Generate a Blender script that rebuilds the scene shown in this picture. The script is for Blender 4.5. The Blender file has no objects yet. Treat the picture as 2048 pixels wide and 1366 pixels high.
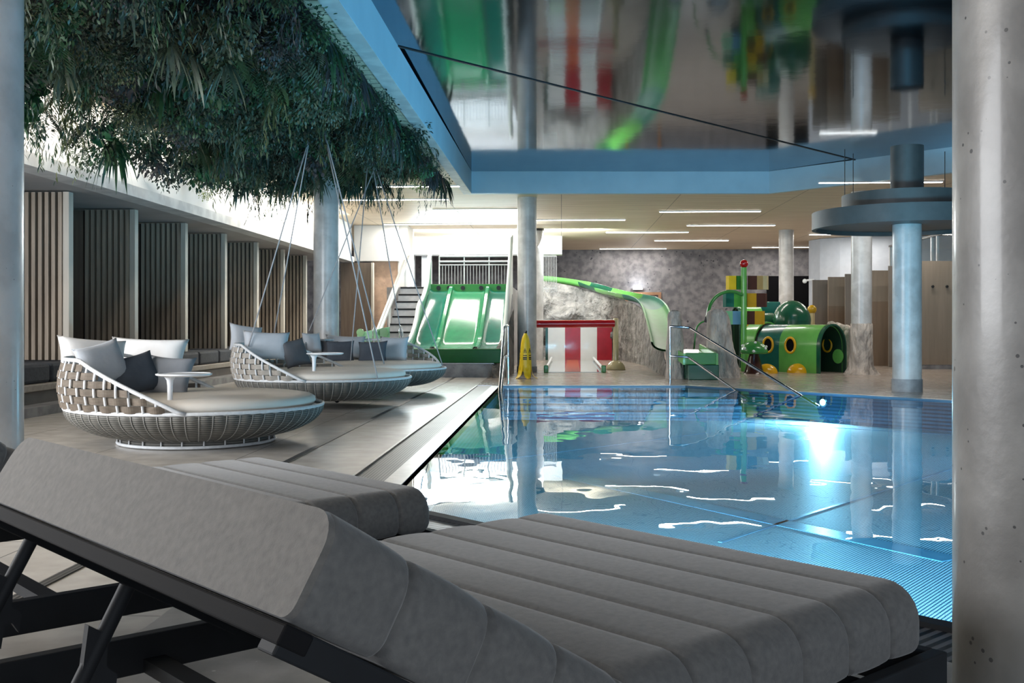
import bpy, bmesh, math, random
from mathutils import Vector, Matrix

random.seed(7)
PI = math.pi
sc = bpy.context.scene
COL = sc.collection

# ------------------------------------------------------------------ camera
F_PX = 2140.0
YAW = math.atan(98.0 / F_PX)
CT, ST = math.cos(YAW), math.sin(YAW)
HOR = 648.0
cam_d = bpy.data.cameras.new('camera')
cam = bpy.data.objects.new('camera', cam_d)
COL.objects.link(cam)
cam.location = (0, 0, 1.0)
cam.rotation_euler = (PI / 2, 0, YAW)
cam_d.sensor_fit = 'HORIZONTAL'
cam_d.sensor_width = 36.0
cam_d.lens = 36.0 * F_PX / 2048.0
cam_d.shift_y = -(683.0 - HOR) / 2048.0
cam_d.clip_start = 0.05
cam_d.clip_end = 200
sc.camera = cam

# ------------------------------------------------------------------ colour management, world
sc.view_settings.view_transform = 'Standard'
sc.view_settings.look = 'None'
sc.view_settings.exposure = 0.35
sc.view_settings.gamma = 1.0
sc.view_settings.use_curve_mapping = False
sc.cycles.use_denoising = True
sc.cycles.max_bounces = 10
sc.cycles.transparent_max_bounces = 16
sc.cycles.sample_clamp_indirect = 6.0
sc.cycles.caustics_reflective = False
sc.cycles.caustics_refractive = False

w = bpy.data.worlds.new('world')
sc.world = w
w.use_nodes = True
bg = w.node_tree.nodes['Background']
bg.inputs[0].default_value = (0.72, 0.80, 0.92, 1)
bg.inputs[1].default_value = 0.6


def area_light(name, loc, target, sx, sy, power, color, spread=PI):
    d = bpy.data.lights.new(name, 'AREA')
    d.shape = 'RECTANGLE'
    d.size, d.size_y = sx, sy
    d.energy = power
    d.color = color
    d.spread = spread
    o = bpy.data.objects.new(name, d)
    o.location = loc
    v = Vector(target) - Vector(loc)
    o.rotation_euler = v.to_track_quat('-Z', 'Y').to_euler()
    COL.objects.link(o)
    return o


def point_light(name, loc, power, color, r=0.06):
    d = bpy.data.lights.new(name, 'POINT')
    d.energy = power
    d.color = color
    d.shadow_soft_size = r
    o = bpy.data.objects.new(name, d)
    o.location = loc
    COL.objects.link(o)
    return o


# cove along the left wall, above the beam: washes the white wall and the greenery
cove = area_light('cove_light', (-4.95, 17.0, 3.45), (-5.6, 17.0, 3.05), 17.0, 0.25, 250, (1.0, 0.93, 0.82))
cove.rotation_euler = Vector((-1, 0, -0.55)).to_track_quat('-Z', 'Y').to_euler()
# daylight that falls on the slide end wall
area_light('slide_daylight', (-1.6, 29.5, 3.45), (-1.6, 32.4, 2.6), 5.5, 0.7, 520, (0.88, 0.97, 1.0))
# daylight opening over the slides and stairs
area_light('stair_daylight', (-2.4, 28.3, 3.5), (-2.4, 23.5, 1.2), 3.0, 1.4, 260, (0.85, 0.97, 1.0))
# fill light added out of view at left, across the deck and the daybeds
area_light('left_fill_light', (-8.5, 4.0, 2.2), (-1.5, 9.5, 0.6), 7.0, 2.6, 760, (0.95, 0.97, 1.0))
# unseen fill light added behind the camera
area_light('front_fill_light', (4.5, -4.5, 2.6), (1.5, 4.0, 0.8), 7.0, 2.2, 210, (0.86, 0.93, 1.0))
BLUE = (0.62, 0.88, 1.0)


def spot_light(name, loc, target, power, color, angle, blend=0.8, r=0.03):
    d = bpy.data.lights.new(name, 'SPOT')
    d.energy = power
    d.color = color
    d.spot_size = angle
    d.spot_blend = blend
    d.shadow_soft_size = r
    o = bpy.data.objects.new(name, d)
    o.location = loc
    o.rotation_euler = (Vector(target) - Vector(loc)).to_track_quat('-Z', 'Y').to_euler()
    COL.objects.link(o)
    return o


# added blue spots, out of view overhead, that brighten the pool floor
for (sp0, sp1, pw0) in (((1.0, 8.3, 3.95), (0.8, 13.0, -0.4), 1500), ((3.6, 8.3, 3.95), (4.0, 12.5, -0.4), 1500), ((6.0, 7.5, 3.95), (6.4, 10.8, -0.4), 1300),
                        ((1.6, 5.8, 3.95), (1.6, 7.6, -0.4), 500), ((4.0, 5.0, 3.95), (4.0, 6.6, -0.4), 600)):
    spot_light('pool_fill_spot', sp0, sp1, pw0 * 0.55, (0.50, 0.80, 1.0), 1.15)


# ------------------------------------------------------------------ pixel helpers (real depths)
def c2w(lat, D, z=0.0):
    return Vector((lat * CT - D * ST, lat * ST + D * CT, z))


def FL(u, v, z=0.0):
    D = F_PX * (1.0 - z) / (v - HOR)
    return c2w((u - 1024.0) / F_PX * D, D, z)


def AT(u, v, D):
    return c2w((u - 1024.0) / F_PX * D, D, 1.0 - (v - HOR) / F_PX * D)


# ------------------------------------------------------------------ materials
MATS = {}


def _nodes(name):
    m = bpy.data.materials.new(name)
    m.use_nodes = True
    nt = m.node_tree
    return m, nt, nt.nodes['Principled BSDF']


def N(nt, t, **kw):
    n = nt.nodes.new(t)
    for k, v in kw.items():
        setattr(n, k, v)
    return n


def rgba(c):
    return (c[0], c[1], c[2], 1.0)


def mat(name, c1, c2=None, rough=0.5, metal=0.0, scale=6.0, detail=6.0, bump=0.0, bscale=None, stretch=(1, 1, 1),
        spec=0.5, coat=0.0, sheen=0.0, lo=0.35, hi=0.65, bdist=0.01):
    m, nt, p = _nodes(name)
    L = nt.links
    tc = N(nt, 'ShaderNodeTexCoord')
    mp = N(nt, 'ShaderNodeMapping')
    mp.inputs['Scale'].default_value = stretch
    L.new(tc.outputs['Object'], mp.inputs[0])
    if c2 is None:
        c2 = tuple(x * 0.88 for x in c1)
    nz = N(nt, 'ShaderNodeTexNoise')
    nz.inputs['Scale'].default_value = scale
    nz.inputs['Detail'].default_value = detail
    L.new(mp.outputs[0], nz.inputs['Vector'])
    r = N(nt, 'ShaderNodeValToRGB')
    r.color_ramp.elements[0].position = lo
    r.color_ramp.elements[0].color = rgba(c1)
    r.color_ramp.elements[1].position = hi
    r.color_ramp.elements[1].color = rgba(c2)
    L.new(nz.outputs[0], r.inputs[0])
    L.new(r.outputs[0], p.inputs['Base Color'])
    p.inputs['Roughness'].default_value = rough
    p.inputs['Metallic'].default_value = metal
    p.inputs['Specular IOR Level'].default_value = spec
    p.inputs['Coat Weight'].default_value = coat
    p.inputs['Coat Roughness'].default_value = 0.05
    p.inputs['Sheen Weight'].default_value = sheen
    if bump > 0:
        b = N(nt, 'ShaderNodeBump')
        b.inputs['Strength'].default_value = bump
        b.inputs['Distance'].default_value = bdist
        if bscale:
            n2 = N(nt, 'ShaderNodeTexNoise')
            n2.inputs['Scale'].default_value = bscale
            n2.inputs['Detail'].default_value = 5
            L.new(mp.outputs[0], n2.inputs['Vector'])
            L.new(n2.outputs[0], b.inputs['Height'])
        else:
            L.new(nz.outputs[0], b.inputs['Height'])
        L.new(b.outputs[0], p.inputs['Normal'])
    MATS[name] = m
    return m


def emit(name, c, s):
    m, nt, p = _nodes(name)
    p.inputs['Base Color'].default_value = rgba(c)
    p.inputs['Emission Color'].default_value = rgba(c)
    p.inputs['Emission Strength'].default_value = s
    MATS[name] = m
    return m


def concrete(name, c1, c2, rough=0.35, pores=60.0, dark=(0.05, 0.05, 0.05), thr=0.16, coat=0.0, coatr=0.2):
    m = mat(name, c1, c2, rough=rough, scale=4.0, detail=10, bump=0.15, bscale=24, lo=0.40, hi=0.60)
    nt = m.node_tree
    p = nt.nodes['Principled BSDF']
    L = nt.links
    tc = N(nt, 'ShaderNodeTexCoord')
    vo = N(nt, 'ShaderNodeTexVoronoi')
    vo.inputs['Scale'].default_value = pores
    L.new(tc.outputs['Object'], vo.inputs['Vector'])
    nz = N(nt, 'ShaderNodeTexNoise')
    nz.inputs['Scale'].default_value = pores * 0.35
    L.new(tc.outputs['Object'], nz.inputs['Vector'])
    a = N(nt, 'ShaderNodeMath', operation='MULTIPLY')
    L.new(nz.outputs[0], a.inputs[0])
    a.inputs[1].default_value = thr * 2
    lt = N(nt, 'ShaderNodeMath', operation='SUBTRACT')
    L.new(a.outputs[0], lt.inputs[0])
    lt.inputs[1].default_value = thr * 0.78
    gt = N(nt, 'ShaderNodeMath', operation='LESS_THAN')
    L.new(vo.outputs['Distance'], gt.inputs[0])
    L.new(lt.outputs[0], gt.inputs[1])
    mx = N(nt, 'ShaderNodeMix', data_type='RGBA')
    L.new(gt.outputs[0], mx.inputs[0])
    src = p.inputs['Base Color'].links[0].from_socket
    L.new(src, mx.inputs[6])
    mx.inputs[7].default_value = rgba(dark)
    L.new(mx.outputs[2], p.inputs['Base Color'])
    p.inputs['Coat Weight'].default_value = coat
    p.inputs['Coat Roughness'].default_value = coatr
    return m


def lines(name, c1, c2, line, axis, period, width, rough=0.5, scale=3.0, stretch=(1, 1, 1), spec=0.5, axis2=None, period2=1.0,
          width2=0.01, metal=0.0, bump=0.0, offset=0.0, coat=0.0):
    """surface with thin joints every `period` metres along `axis` (0,1,2)"""
    m = mat(name, c1, c2, rough=rough, scale=scale, stretch=stretch, spec=spec, metal=metal, bump=bump, coat=coat)
    nt = m.node_tree
    p = nt.nodes['Principled BSDF']
    L = nt.links
    tc = N(nt, 'ShaderNodeTexCoord')
    sp = N(nt, 'ShaderNodeSeparateXYZ')
    L.new(tc.outputs['Object'], sp.inputs[0])

    def band(ax, per, wd):
        ad = N(nt, 'ShaderNodeMath', operation='ADD')
        L.new(sp.outputs[ax], ad.inputs[0])
        ad.inputs[1].default_value = offset + 1000 * per
        md = N(nt, 'ShaderNodeMath', operation='MODULO')
        L.new(ad.outputs[0], md.inputs[0])
        md.inputs[1].default_value = per
        lt = N(nt, 'ShaderNodeMath', operation='LESS_THAN')
        L.new(md.outputs[0], lt.inputs[0])
        lt.inputs[1].default_value = wd
        return lt.outputs[0]

    f = band(axis, period, width)
    if axis2 is not None:
        g = band(axis2, period2, width2)
        mxx = N(nt, 'ShaderNodeMath', operation='MAXIMUM')
        L.new(f, mxx.inputs[0])
        L.new(g, mxx.inputs[1])
        f = mxx.outputs[0]
    mx = N(nt, 'ShaderNodeMix', data_type='RGBA')
    L.new(f, mx.inputs[0])
    src = p.inputs['Base Color'].links[0].from_socket
    L.new(src, mx.inputs[6])
    mx.inputs[7].default_value = rgba(line)
    L.new(mx.outputs[2], p.inputs['Base Color'])
    return m


def dimple_steel(name, c_low, c_high, spacing):
    """stainless sheet with a lattice of raised dots"""
    m, nt, p = _nodes(name)
    L = nt.links
    tc = N(nt, 'ShaderNodeTexCoord')
    mp = N(nt, 'ShaderNodeMapping')
    k = PI / spacing
    mp.inputs['Rotation'].default_value = (0, 0, 0.62)
    mp.inputs['Scale'].default_value = (k, k, k)
    L.new(tc.outputs['Object'], mp.inputs[0])
    sp = N(nt, 'ShaderNodeSeparateXYZ')
    L.new(mp.outputs[0], sp.inputs[0])
    s1 = N(nt, 'ShaderNodeMath', operation='SINE')
    s2 = N(nt, 'ShaderNodeMath', operation='SINE')
    L.new(sp.outputs[0], s1.inputs[0])
    L.new(sp.outputs[1], s2.inputs[0])
    mu = N(nt, 'ShaderNodeMath', operation='MULTIPLY')
    L.new(s1.outputs[0], mu.inputs[0])
    L.new(s2.outputs[0], mu.inputs[1])
    ab = N(nt, 'ShaderNodeMath', operation='ABSOLUTE')
    L.new(mu.outputs[0], ab.inputs[0])
    r = N(nt, 'ShaderNodeValToRGB')
    r.color_ramp.elements[0].position = 0.40
    r.color_ramp.elements[0].color = rgba(c_low)
    r.color_ramp.elements[1].position = 0.62
    r.color_ramp.elements[1].color = rgba(c_high)
    L.new(ab.outputs[0], r.inputs[0])
    L.new(r.outputs[0], p.inputs['Base Color'])
    p.inputs['Metallic'].default_value = 0.0
    p.inputs['Roughness'].default_value = 0.5
    MATS[name] = m
    return m


M = MATS
# building
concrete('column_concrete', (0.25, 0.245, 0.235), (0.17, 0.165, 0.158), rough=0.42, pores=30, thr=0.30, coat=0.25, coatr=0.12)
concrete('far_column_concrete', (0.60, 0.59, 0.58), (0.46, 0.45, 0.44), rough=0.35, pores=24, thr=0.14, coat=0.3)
concrete('beam_concrete', (0.66, 0.66, 0.65), (0.52, 0.52, 0.52), rough=0.6, pores=18, thr=0.10)
concrete('stone_wall', (0.20, 0.19, 0.195), (0.11, 0.105, 0.115), rough=0.75, pores=6, thr=0.36, dark=(0.045, 0.045, 0.055))
concrete('plinth_stone', (0.34, 0.34, 0.35), (0.2, 0.2, 0.21), rough=0.5, pores=22, thr=0.3, dark=(0.10, 0.10, 0.11))
concrete('tan_stone', (0.66, 0.47, 0.35), (0.48, 0.34, 0.26), rough=0.8, pores=14, thr=0.26, dark=(0.22, 0.15, 0.11))
mat('white_plaster', (0.80, 0.80, 0.79), (0.74, 0.74, 0.73), rough=0.75, scale=1.5)
mat('fascia_blue_light', (0.42, 0.64, 0.78), (0.38, 0.59, 0.73), rough=0.55, scale=2.0)  # blue pool light on the recess frame, put into its colour
mat('soffit_grey', (0.42, 0.40, 0.40), (0.36, 0.345, 0.34), rough=0.8, scale=1.4)
lines('wood_ceiling', (0.80, 0.67, 0.50), (0.68, 0.55, 0.39), (0.30, 0.235, 0.165), 1, 0.20, 0.026, rough=0.55, scale=2.2,
      stretch=(0.35, 4.0, 1), axis2=0, period2=2.42, width2=0.016)
lines('deck_stone', (0.56, 0.53, 0.49), (0.45, 0.425, 0.39), (0.22, 0.21, 0.20), 1, 1.2, 0.008, rough=0.27, scale=5.5,
      axis2=0, period2=1.2, width2=0.008, bump=0.03)
concrete('terrazzo_floor', (0.45, 0.44, 0.42), (0.30, 0.295, 0.28), rough=0.4, pores=16, thr=0.26, dark=(0.62, 0.61, 0.58))
lines('far_deck', (0.40, 0.335, 0.285), (0.33, 0.275, 0.235), (0.30, 0.27, 0.24), 1, 0.62, 0.02, rough=0.22, scale=3.0,
      axis2=0, period2=1.24, width2=0.012)
m = mat('mirror_foil', (0.085, 0.165, 0.24), (0.07, 0.14, 0.21), rough=0.08, metal=1.0, scale=2.0, bump=0.05, bscale=3.0, bdist=0.02)
mat('black_joint', (0.012, 0.013, 0.015), rough=0.5)
mat('steel', (0.34, 0.335, 0.33), (0.27, 0.27, 0.27), rough=0.33, metal=1.0, scale=9)
mat('chrome', (0.75, 0.76, 0.78), (0.68, 0.69, 0.71), rough=0.12, metal=1.0, scale=9)
lines('grating', (0.15, 0.14, 0.13), (0.11, 0.105, 0.10), (0.02, 0.02, 0.02), 0, 0.022, 0.010, rough=0.4, metal=0.3)
lines('grating_near', (0.16, 0.16, 0.165), (0.12, 0.12, 0.125), (0.008, 0.008, 0.008), 0, 0.04, 0.020, rough=0.4, metal=0.3)
dimple_steel('pool_steel', (0.015, 0.06, 0.11), (0.92, 0.97, 0.98), 0.021)
lines('pool_wall_steel', (0.10, 0.19, 0.27), (0.07, 0.14, 0.21), (0.03, 0.06, 0.10), 2, 0.05, 0.022, rough=0.3, metal=0.3)
mat('pool_strip', (0.16, 0.32, 0.45), (0.12, 0.27, 0.40), rough=0.3, metal=0.3)
emit('led_white', (1.0, 0.95, 0.88), 12.0)
emit('pool_lamp', (0.72, 0.90, 1.0), 14.0)
emit('wall_lamp', (0.95, 0.98, 1.0), 16.0)
mat('ring_grey', (0.075, 0.08, 0.08), (0.06, 0.065, 0.066), rough=0.5)
mat('cabin_beige', (0.27, 0.215, 0.165), (0.23, 0.185, 0.14), rough=0.55, scale=2, stretch=(6, 6, 0.5))
mat('cabin_taupe', (0.19, 0.165, 0.14), (0.165, 0.14, 0.12), rough=0.55, scale=2, stretch=(6, 6, 0.5))
mat('cabin_brown', (0.22, 0.155, 0.105), (0.185, 0.13, 0.09), rough=0.55, scale=2, stretch=(6, 6, 0.5))
mat('wall_bluegrey', (0.52, 0.56, 0.62), (0.48, 0.52, 0.58), rough=0.7)
mat('slat_wood', (0.44, 0.365, 0.29), (0.33, 0.27, 0.215), rough=0.6, scale=3, stretch=(8, 8, 0.6))
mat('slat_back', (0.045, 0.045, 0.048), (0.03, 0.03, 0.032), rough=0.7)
mat('cream_post', (0.60, 0.56, 0.49), (0.54, 0.50, 0.44), rough=0.6, scale=3, stretch=(8, 8, 0.6))
mat('brown_panel', (0.20, 0.155, 0.12), (0.16, 0.12, 0.095), rough=0.6, scale=3, stretch=(8, 8, 0.6))
mat('bench_fabric', (0.048, 0.055, 0.068), (0.034, 0.039, 0.05), rough=0.8, scale=30, bump=0.3, bscale=4, bdist=0.04)
mat('bench_plank', (0.36, 0.32, 0.27), (0.30, 0.26, 0.22), rough=0.6, scale=3, stretch=(0.5, 8, 8))
mat('bench_brown', (0.11, 0.09, 0.075), (0.085, 0.07, 0.058), rough=0.6)
mat('black_matte', (0.004, 0.004, 0.005), rough=0.9, spec=0.1)
mat('door_wood', (0.30, 0.15, 0.08), (0.24, 0.12, 0.06), rough=0.5, scale=5)
# loungers
mat('lounger_fabric', (0.125, 0.123, 0.120), (0.085, 0.085, 0.085), rough=0.9, scale=70, detail=8, bump=0.25, bscale=420, bdist=0.002,
    sheen=0.25, lo=0.3, hi=0.7)
mat('head_fabric', (0.145, 0.137, 0.127), (0.098, 0.093, 0.087), rough=0.9, scale=70, detail=8, bump=0.25, bscale=420, bdist=0.002,
    sheen=0.25, lo=0.3, hi=0.7)
mat('frame_dark', (0.016, 0.018, 0.021), (0.013, 0.014, 0.016), rough=0.6, spec=0.15)
mat('frame_black', (0.011, 0.011, 0.012), (0.009, 0.009, 0.010), rough=0.7, spec=0.05)
# daybeds
mat('strap_taupe', (0.165, 0.135, 0.105), (0.115, 0.092, 0.07), rough=0.7, scale=14, stretch=(1, 1, 4))
mat('strap_pale', (0.38, 0.35, 0.31), (0.30, 0.275, 0.245), rough=0.7, scale=14, stretch=(1, 1, 4))
mat('rib_taupe', (0.34, 0.335, 0.315), (0.27, 0.265, 0.25), rough=0.6, scale=30)
mat('white_wicker', (0.72, 0.74, 0.76), (0.62, 0.64, 0.66), rough=0.55, scale=30)
lines('fine_weave', (0.19, 0.185, 0.165), (0.13, 0.127, 0.115), (0.03, 0.03, 0.028), 2, 0.0165, 0.0055, rough=0.65, scale=10)
mat('mattress_cream', (0.80, 0.74, 0.665), (0.74, 0.69, 0.62), rough=0.85, scale=3, bump=0.15, bscale=5, bdist=0.02)
mat('white_enamel', (0.80, 0.82, 0.85), (0.77, 0.79, 0.82), rough=0.25)
mat('cushion_white', (0.78, 0.775, 0.77), (0.72, 0.715, 0.71), rough=0.9, scale=5, bump=0.3, bscale=6, bdist=0.02)
mat('cushion_silver', (0.50, 0.53, 0.57), (0.44, 0.47, 0.51), rough=0.9, scale=5, bump=0.3, bscale=7, bdist=0.02)
mat('cushion_grey', (0.25, 0.262, 0.285), (0.21, 0.222, 0.245), rough=0.9, scale=5, bump=0.3, bscale=7, bdist=0.02)
mat('cushion_navy', (0.085, 0.10, 0.125), (0.06, 0.072, 0.092), rough=0.9, scale=5, bump=0.3, bscale=7, bdist=0.02)
mat('cushion_charcoal', (0.115, 0.115, 0.125), (0.09, 0.09, 0.10), rough=0.9, scale=5, bump=0.3, bscale=7, bdist=0.02)
mat('rope_grey', (0.42, 0.41, 0.42), (0.34, 0.33, 0.34), rough=0.7, scale=60)
# play area
GL = dict(rough=0.22, coat=0.25, spec=0.4)
mat('gloss_green', (0.045, 0.25, 0.055), (0.04, 0.22, 0.05), **GL)
mat('gloss_light_green', (0.13, 0.42, 0.085), (0.115, 0.38, 0.075), **GL)
mat('gloss_dark_green', (0.008, 0.085, 0.045), (0.006, 0.07, 0.038), **GL)
mat('trough_teal', (0.008, 0.15, 0.10), (0.006, 0.12, 0.085), rough=0.35, spec=0.2)
mat('trough_green', (0.03, 0.22, 0.05), (0.025, 0.19, 0.04), rough=0.35, spec=0.2)
mat('tunnel_inner_shade', (0.006, 0.035, 0.016), (0.005, 0.03, 0.014), rough=0.5)  # shade inside the tunnel, put into the lining colour
mat('gloss_teal', (0.01, 0.13, 0.105), (0.008, 0.11, 0.09), **GL)
mat('slide_green', (0.025, 0.33, 0.15), (0.02, 0.28, 0.13), rough=0.14, spec=0.4)
mat('slide_teal', (0.008, 0.20, 0.15), (0.006, 0.17, 0.125), rough=0.12, spec=0.45)
mat('slide_lip', (0.006, 0.10, 0.018), (0.005, 0.085, 0.015), **GL)
mat('slide_white', (0.85, 0.92, 0.88), (0.82, 0.9, 0.86), rough=0.3, coat=0.3)
mat('mint', (0.28, 0.62, 0.40), (0.25, 0.57, 0.36), **GL)
mat('pale_blue', (0.22, 0.42, 0.60), (0.20, 0.38, 0.55), **GL)
mat('gloss_yellow', (0.78, 0.42, 0.012), (0.70, 0.36, 0.01), **GL)
mat('lemon', (0.85, 0.58, 0.02), (0.80, 0.53, 0.018), rough=0.35)
mat('amber', (0.50, 0.30, 0.012), (0.45, 0.26, 0.01), **GL)
mat('gloss_red', (0.45, 0.005, 0.01), (0.38, 0.004, 0.008), **GL)
mat('stripe_red', (0.40, 0.006, 0.02), (0.34, 0.005, 0.016), **GL)
mat('stripe_white', (0.80, 0.82, 0.82), (0.77, 0.79, 0.79), **GL)
mat('reflection_orange', (0.50, 0.14, 0.06), (0.44, 0.12, 0.05), **GL)  # colour of the red panel mirrored in the wet lane
mat('sign_brown', (0.055, 0.018, 0.01), (0.045, 0.015, 0.009), **GL)
mat('sign_tan', (0.35, 0.25, 0.11), (0.31, 0.22, 0.10), **GL)
mat('rust', (0.22, 0.05, 0.025), (0.18, 0.04, 0.02), **GL)
mat('cream_gloss', (0.55, 0.46, 0.26), (0.50, 0.42, 0.23), **GL)
mat('rock', (0.27, 0.25, 0.23), (0.105, 0.098, 0.09), rough=0.9, scale=3.0, detail=10, bump=1.0, bscale=4.5, bdist=0.22)
mat('rock_pale', (0.66, 0.585, 0.52), (0.33, 0.29, 0.26), rough=0.9, scale=4.5, detail=10, bump=1.0, bscale=8, bdist=0.12,
    stretch=(1.5, 1.5, 0.6))
mat('stair_stone', (0.46, 0.47, 0.50), (0.36, 0.37, 0.40), rough=0.6)
mat('rail_white', (0.74, 0.78, 0.80), (0.70, 0.74, 0.76), rough=0.4)
mat('black_ink', (0.01, 0.01, 0.01), rough=0.5)


def front_only(nt, sock):
    g = N(nt, 'ShaderNodeNewGeometry')
    iv = N(nt, 'ShaderNodeMath', operation='SUBTRACT')
    iv.inputs[0].default_value = 1.0
    nt.links.new(g.outputs['Backfacing'], iv.inputs[1])
    mu = N(nt, 'ShaderNodeMath', operation='MULTIPLY')
    nt.links.new(sock, mu.inputs[0])
    nt.links.new(iv.outputs[0], mu.inputs[1])
    return mu.outputs[0]


def glass(name, tint, rough=0.02, ior=1.22):
    m, nt, p = _nodes(name)
    nt.nodes.remove(p)
    out = nt.nodes['Material Output']
    tr = N(nt, 'ShaderNodeBsdfTransparent')
    tr.inputs[0].default_value = rgba(tint)
    gl = N(nt, 'ShaderNodeBsdfGlossy')
    gl.inputs['Roughness'].default_value = rough
    fr = N(nt, 'ShaderNodeFresnel')
    fr.inputs[0].default_value = ior
    mx = N(nt, 'ShaderNodeMixShader')
    nt.links.new(front_only(nt, fr.outputs[0]), mx.inputs[0])
    nt.links.new(tr.outputs[0], mx.inputs[1])
    nt.links.new(gl.outputs[0], mx.inputs[2])
    nt.links.new(mx.outputs[0], out.inputs[0])
    MATS[name] = m
    return m


glass('pane_glass', (0.86, 0.92, 0.94))


def water_mat():
    m, nt, p = _nodes('water')
    nt.nodes.remove(p)
    L = nt.links
    out = nt.nodes['Material Output']
    tc = N(nt, 'ShaderNodeTexCoord')
    mp = N(nt, 'ShaderNodeMapping')
    mp.inputs['Scale'].default_value = (1.6, 0.9, 1)
    L.new(tc.outputs['Object'], mp.inputs[0])
    nz = N(nt, 'ShaderNodeTexNoise')
    nz.inputs['Scale'].default_value = 1.5
    nz.inputs['Detail'].default_value = 1.5
    L.new(mp.outputs[0], nz.inputs['Vector'])
    b = N(nt, 'ShaderNodeBump')
    b.inputs['Strength'].default_value = 0.16
    b.inputs['Distance'].default_value = 0.019
    L.new(nz.outputs[0], b.inputs['Height'])
    tr = N(nt, 'ShaderNodeBsdfTransparent')
    tr.inputs[0].default_value = (0.36, 0.75, 0.93, 1)
    gl = N(nt, 'ShaderNodeBsdfGlossy')
    gl.inputs['Roughness'].default_value = 0.0
    L.new(b.outputs[0], gl.inputs['Normal'])
    fr = N(nt, 'ShaderNodeFresnel')
    fr.inputs[0].default_value = 1.33
    mx = N(nt, 'ShaderNodeMixShader')
    L.new(front_only(nt, fr.outputs[0]), mx.inputs[0])
    L.new(tr.outputs[0], mx.inputs[1])
    L.new(gl.outputs[0], mx.inputs[2])
    L.new(mx.outputs[0], out.inputs[0])
    MATS['water'] = m


water_mat()


def leaf_mat(name, c1, c2, rough=0.45):
    m = mat(name, c1, c2, rough=rough, scale=9, detail=2, spec=0.4)
    return m


leaf_mat('leaf_dark', (0.014, 0.036, 0.022), (0.007, 0.018, 0.013))
leaf_mat('leaf_mid', (0.03, 0.09, 0.035), (0.018, 0.055, 0.024))
leaf_mat('leaf_blue', (0.04, 0.09, 0.065), (0.025, 0.06, 0.05))
leaf_mat('leaf_sage', (0.085, 0.125, 0.08), (0.05, 0.078, 0.055))
leaf_mat('leaf_bright', (0.07, 0.24, 0.11), (0.05, 0.18, 0.08))
leaf_mat('leaf_lime', (0.36, 0.42, 0.13), (0.26, 0.33, 0.09))
leaf_mat('leaf_olive', (0.10, 0.12, 0.05), (0.06, 0.08, 0.035))
leaf_mat('leaf_dusk', (0.05, 0.05, 0.055), (0.03, 0.035, 0.035))
mat('twig', (0.10, 0.075, 0.05), rough=0.8)


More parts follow.
